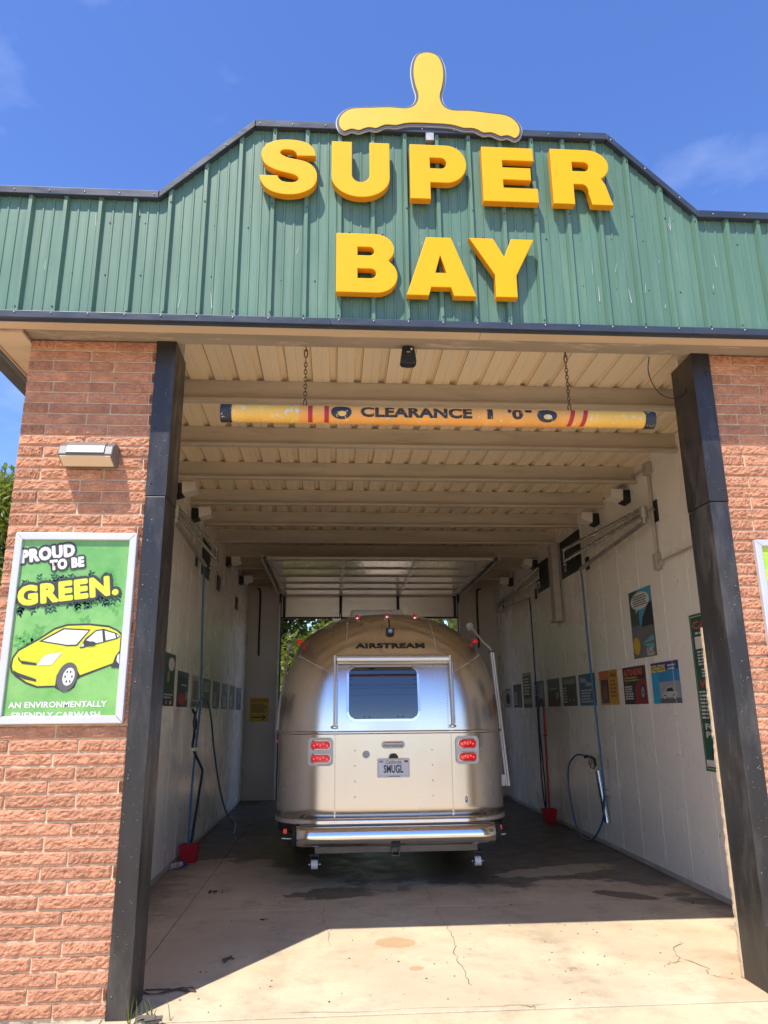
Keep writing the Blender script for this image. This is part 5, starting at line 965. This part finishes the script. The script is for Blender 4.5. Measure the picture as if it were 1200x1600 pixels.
def gun(loc, rot, label, s=1.0):
    t = thing('spray_gun', label, 'spray gun', loc, 'pressure spray guns'); t.rotation_euler = rot
    g_ = MB().prism([(-0.02, 0.0), (0.11, -0.03), (0.13, -0.12), (0.10, -0.13), (0.075, -0.045), (-0.02, -0.03)], -0.016, 0.016, 'y').build('body', M['black'], t, 0.006)
    MB().tube([(-0.02, 0, -0.02), (-0.07, 0, -0.03), (-0.075, 0, -0.11), (-0.03, 0, -0.155), (0.06, 0, -0.16), (0.105, 0, -0.12)], 0.007, 8).build('trigger_guard', M['black'], t)
    MB().tube([(0.02, 0, -0.04), (0.01, 0, -0.09), (-0.03, 0, -0.115)], 0.006, 6).build('trigger', M['black'], t)
    MB().tube([(-0.02, 0, -0.015), (-0.09, 0, -0.01)], 0.010, 8).build('inlet', M['steel'], t); MB().tube([(-0.09, 0, -0.01), (-0.20, 0, -0.03)], 0.017, 10).build('hose_grip', M['rubber'], t)
    MB().tube([(0.12, 0, -0.12), (0.16, 0, -0.22)], 0.007, 8).build('lance', M['steel'], t)
gun((2.84, 5.22, 1.10), (0, 0, -math.pi / 2 + 0.1), 'black spray gun resting in the steel holster on the right wall')
gun((-2.30, 4.80, 1.66), (0, 0.5, math.pi / 2), 'black spray gun hanging on the left wall')
hs = thing('wand_holster', 'stainless steel tube holster slanting on the right wall', 'holster', (2.90, 5.02, 0.30))
MB().tube([(0, -0.06, 0.0), (-0.03, 0.05, 0.62)], 0.042, 16).build('tube', M['steel'], hs); MB().box(-0.01, 0.042, -0.10, 0.02, 0.33, 0.40).build('clamp', M['galv'], hs)
tag(MB().tube(smooth_path([(2.81, 4.98, 3.57), (2.80, 4.90, 3.40), (2.80, 4.86, 2.4), (2.80, 4.74, 1.2), (2.80, 4.72, 0.75), (2.82, 4.90, 0.35), (2.82, 5.35, 0.06), (2.80, 5.75, 0.03), (2.80, 6.02, 0.22), (2.80, 6.17, 0.62), (2.80, 6.10, 0.92), (2.81, 5.75, 1.08), (2.84, 5.43, 1.085)]), 0.013, 8).build('pressure_hose', M['bluehose']), 'blue pressure hose hanging in a loop on the right wall', 'hose', 'wash hoses')
tag(MB().tube(smooth_path([(2.80, 7.70, 3.57), (2.80, 7.66, 3.3), (2.80, 7.62, 2.0), (2.80, 7.62, 1.0), (2.80, 7.60, 0.5), (2.79, 7.45, 0.16), (2.79, 7.40, 0.5), (2.79, 7.52, 1.5), (2.79, 7.42, 1.80), (2.79, 7.30, 1.86), (2.79, 7.20, 1.72)]), 0.013, 8).build('brush_hose', M['navyhose']), 'dark navy hose hanging above the right red bucket', 'hose', 'wash hoses')
bh = thing('foam_brush', 'red pole brush standing in the right bucket against the wall', 'brush', (2.80, 7.28, 0.0)); MB().tube([(0, 0, 0.13), (-0.005, -0.07, 1.72)], 0.017, 10).build('pole', M['redplastic'], bh); MB().tube([(-0.03, -0.05, 1.30), (0.03, -0.05, 1.30)], 0.012, 6).build('clip', M['black'], bh); MB().box(-0.06, 0.06, -0.04, 0.04, 0.07, 0.13).build('brush_head', M['black'], bh)
tag(MB().tube(smooth_path([(-2.285, 4.82, 3.55), (-2.285, 4.76, 3.38), (-2.28, 4.85, 2.6), (-2.28, 4.98, 1.8), (-2.29, 4.80, 1.0), (-2.27, 4.62, 0.4), (-2.27, 4.62, 0.20)]), 0.013, 8).build('pressure_hose', M['bluehose']), 'straight blue hose dropping into the left red bucket', 'hose', 'wash hoses')
tag(MB().tube(smooth_path([(-2.30, 4.74, 1.58), (-2.29, 4.88, 1.78), (-2.28, 5.12, 1.89), (-2.28, 5.55, 1.84), (-2.28, 5.90, 1.62), (-2.28, 6.2, 1.3), (-2.28, 6.58, 0.95), (-2.28, 7.2, 0.5), (-2.26, 7.8, 0.16), (-2.2, 8.05, 0.018), (-2.1, 7.6, 0.016), (-2.0, 6.6, 0.016)]), 0.013, 8).build('gun_hose', M['bluehose']), 'blue hose arching over the left spray gun and trailing to the floor', 'hose', 'wash hoses')
fb = thing('foam_wand', 'bent navy foam wand standing in the left red bucket', 'brush', (-2.27, 4.72, 0.0)); MB().tube(smooth_path([(0, 0.02, 0.10), (0, 0.45, 0.70), (0, 0.62, 0.95), (0, 0.50, 1.03), (0, 0.0, 1.22), (-0.01, -0.12, 1.30), (-0.01, -0.06, 1.42), (-0.02, 0.02, 1.5)], 6), 0.016, 10).build('pole', M['navyhose'], fb)
MB().box(-0.02, 0.03, -0.2, -0.05, 1.25, 1.29).build('wall_hook', M['steel'], fb)
sc_ = thing('spray_can', 'white aerosol can with blue cap lying by the left red bucket', 'can', (-2.33, 4.33, 0.034)); sc_.rotation_euler = (0, 0, 0.9)
MB().tube([(-0.10, 0, 0), (0.06, 0, 0)], 0.032, 18).build('can_body', mat('can_label', (0.5, 0.46, 0.42), 0.35, col2=(0.45, 0.10, 0.05), c2lo=0.5, c2hi=0.55, c2scale=18), sc_, 0.003); MB().tube([(0.061, 0, 0), (0.08, 0, 0), (0.12, 0, 0)], 0.030, 16, True, [0.031, 0.030, 0.024]).build('cap', ink(0.02, 0.05, 0.22), sc_)
# weeds and rubbish at the foot of the left post
wd = MB(); rnd = random.Random(8)
for i in range(16):
    bx, by = -1.62 + rnd.gauss(0, 0.06), -0.06 + rnd.gauss(0, 0.025); h_ = rnd.uniform(0.06, 0.17); dx, dy = rnd.uniform(-0.07, 0.09), rnd.uniform(-0.06, 0.03)
    wd.add([(bx - 0.003, by, -0.004), (bx + 0.003, by, -0.004), (bx + dx * 0.5 + 0.002, by + dy * 0.5, h_ * 0.65), (bx + dx * 0.5 - 0.002, by + dy * 0.5, h_ * 0.65), (bx + dx, by + dy, h_)], [(0, 1, 2, 3), (3, 2, 4)])
tag(wd.build('weed_tuft', M['leaf']), 'thin green weeds growing at the foot of the left steel post', 'weeds')
rb = MB(); 
for i in range(5): a = rnd.uniform(0, 3); rb.box(-0.05, 0.05, -0.012, 0.012, 0, 0.01, Matrix.Translation((-1.58 + rnd.gauss(0, 0.03), -0.10 + rnd.gauss(0, 0.015), 0.002 + 0.01 * i)) @ Matrix.Rotation(a * 0.3, 4, 'Z'))
tag(rb.build('litter_scrap', ink(0.16, 0.14, 0.12)), 'grey scrap of litter on the concrete beside the left post', 'litter')
tg = MB(); pts = smooth_path([(-1.62 + 0.19 * math.cos(t * 0.5) * (1 - t * 0.02), 0.42 + 0.05 * math.sin(t * 1.3), 0.008) for t in range(14)], 3); tg.tube(pts, 0.0035, 5); tg.tube([(-1.75, 0.46, 0.006), (-1.6, 0.45, 0.008), (-1.42, 0.40, 0.006)], 0.005, 5)
tag(tg.build('dead_twig', M['debris']), 'curled dead twig lying on the floor inside the left post', 'twig')
st_ = MB()
for (x, y, r) in ((-1.33, 1.02, 0.030), (-1.15, 2.05, 0.018), (-1.72, 3.1, 0.03)):
    for k in range(9): st_.sphere((x + rnd.gauss(0, r), y + rnd.gauss(0, r * 0.7), r * 0.25), r * rnd.uniform(0.25, 0.55), 6, 4, (1, 1, 0.6))
tag(st_.build('leaf_clump', M['debris']), 'dark clumps of wet leaves on the shaded floor at left', 'debris', kind='stuff')

# ------------------------------------------------------------------ trees beyond
def tree(loc, hgt, rad, seed, label, nleaf=9000, ls=0.09, trunk=0.16, leaf='leaf', zlow=0.25, group=None, ncl=70):
    rr = random.Random(seed); t = thing('leafy_tree', label, 'tree', loc, group)
    tm = MB(); tm.tube([(0, 0, -0.05), (0.05, 0.02, hgt * 0.25), (-0.04, 0.05, hgt * 0.5), (0.03, 0, hgt * 0.75)], trunk, 10, True, [trunk * 1.25, trunk, trunk * 0.7, trunk * 0.3])
    cl = []
    for i in range(ncl):
        u = rr.uniform(0, 6.283); z = rr.uniform(zlow, 0.95); prof = math.sin(math.pi * min(1, max(0.12, (z - zlow * 0.6) / (1 - zlow * 0.6)))) ** 0.6
        q = rad * prof * math.sqrt(rr.uniform(0.15, 1.0)); p = Vector((q * math.cos(u), q * math.sin(u), hgt * z)); cl.append((p, rad * rr.uniform(0.22, 0.40)))
        b = Vector((0, 0, hgt * max(0.12, z * 0.7))); m_ = (b + p) / 2 + Vector((0, 0, 0.1 * rad)); tm.tube([b, m_, p], 0.03, 6, True, [trunk * 0.35, trunk * 0.22, trunk * 0.08])
    tm.build('trunk', M['bark'], t)
    vs = []; fs = []
    for i in range(nleaf):
        p, r = cl[rr.randrange(len(cl))]
        d_ = Vector((rr.gauss(0, 1), rr.gauss(0, 1), rr.gauss(0, 1))); d_.normalize(); c = p + d_ * r * rr.uniform(0.35, 1.05) ** 0.7
        n_ = Vector((rr.gauss(0, 1), rr.gauss(0, 1), rr.gauss(0.5, 1))).normalized(); a = n_.orthogonal().normalized(); a = Matrix.Rotation(rr.uniform(0, 6.28), 3, n_) @ a; b = n_.cross(a); L = ls * rr.uniform(0.6, 1.3)
        k = len(vs); vs += [c - a * L, c + b * L * 0.42 + n_ * L * 0.1, c + a * L, c - b * L * 0.42 + n_ * L * 0.1]; fs.append((k, k + 1, k + 2, k + 3))
    me = bpy.data.meshes.new('crown'); me.from_pydata([tuple(v) for v in vs], [], fs); me.update(); link('crown', me, leaf, t)
    return t
tree((-9.9, 14.0, 0), 8.0, 3.0, 1, 'tall leafy tree left of the brick corner', 45000, 0.11, 0.2, 'leaf', 0.12)
tree((-13.5, 17.0, 0), 7.5, 3.2, 2, 'leafy tree farther left behind the brick corner', 22000, 0.11, 0.2, 'leaf2', 0.12)
tree((-2.2, 19.0, 0), 7.0, 3.2, 3, 'sunlit tree seen through the rear doorway above the trailer left side', 60000, 0.12, 0.2, 'leaf', 0.06)
tree((4.2, 24.0, 0), 7.5, 3.0, 4, 'leafy tree behind the rear doorway on the right', 24000, 0.11, 0.2, 'leaf2', 0.06)
# power line across the yard (its wires mirror in the trailer's rear window)
for sgn, lab in ((-1, 'wooden utility pole left of the yard'), (1, 'wooden utility pole right of the yard')):
    up = thing('utility_pole', lab, 'utility pole', (sgn * 20, -17.0, 0)); MB().tube([(0, 0, -0.05), (0, 0, 12.0)], 0.14, 12, True, [0.16, 0.11]).build('post', M['bark'], up); MB().box(-0.06, 0.06, -1.2, 1.2, 10.9, 11.05).build('cross_arm', M['bark'], up)
for k, (y, z) in enumerate(((-17.9, 11.1), (-16.4, 11.1), (-17.16, 9.2))):
    tag(MB().tube([(-20 + 40 * i / 16, y, z - 0.9 * (1 - ((i - 8) / 8) ** 2) + 0.05 * k) for i in range(17)], 0.022, 5).build('utility_wire', M['black']), ('outer overhead wire strung across the yard', 'inner overhead wire strung across the yard', 'lowest overhead wire strung across the yard')[k], 'wire', 'overhead wires')
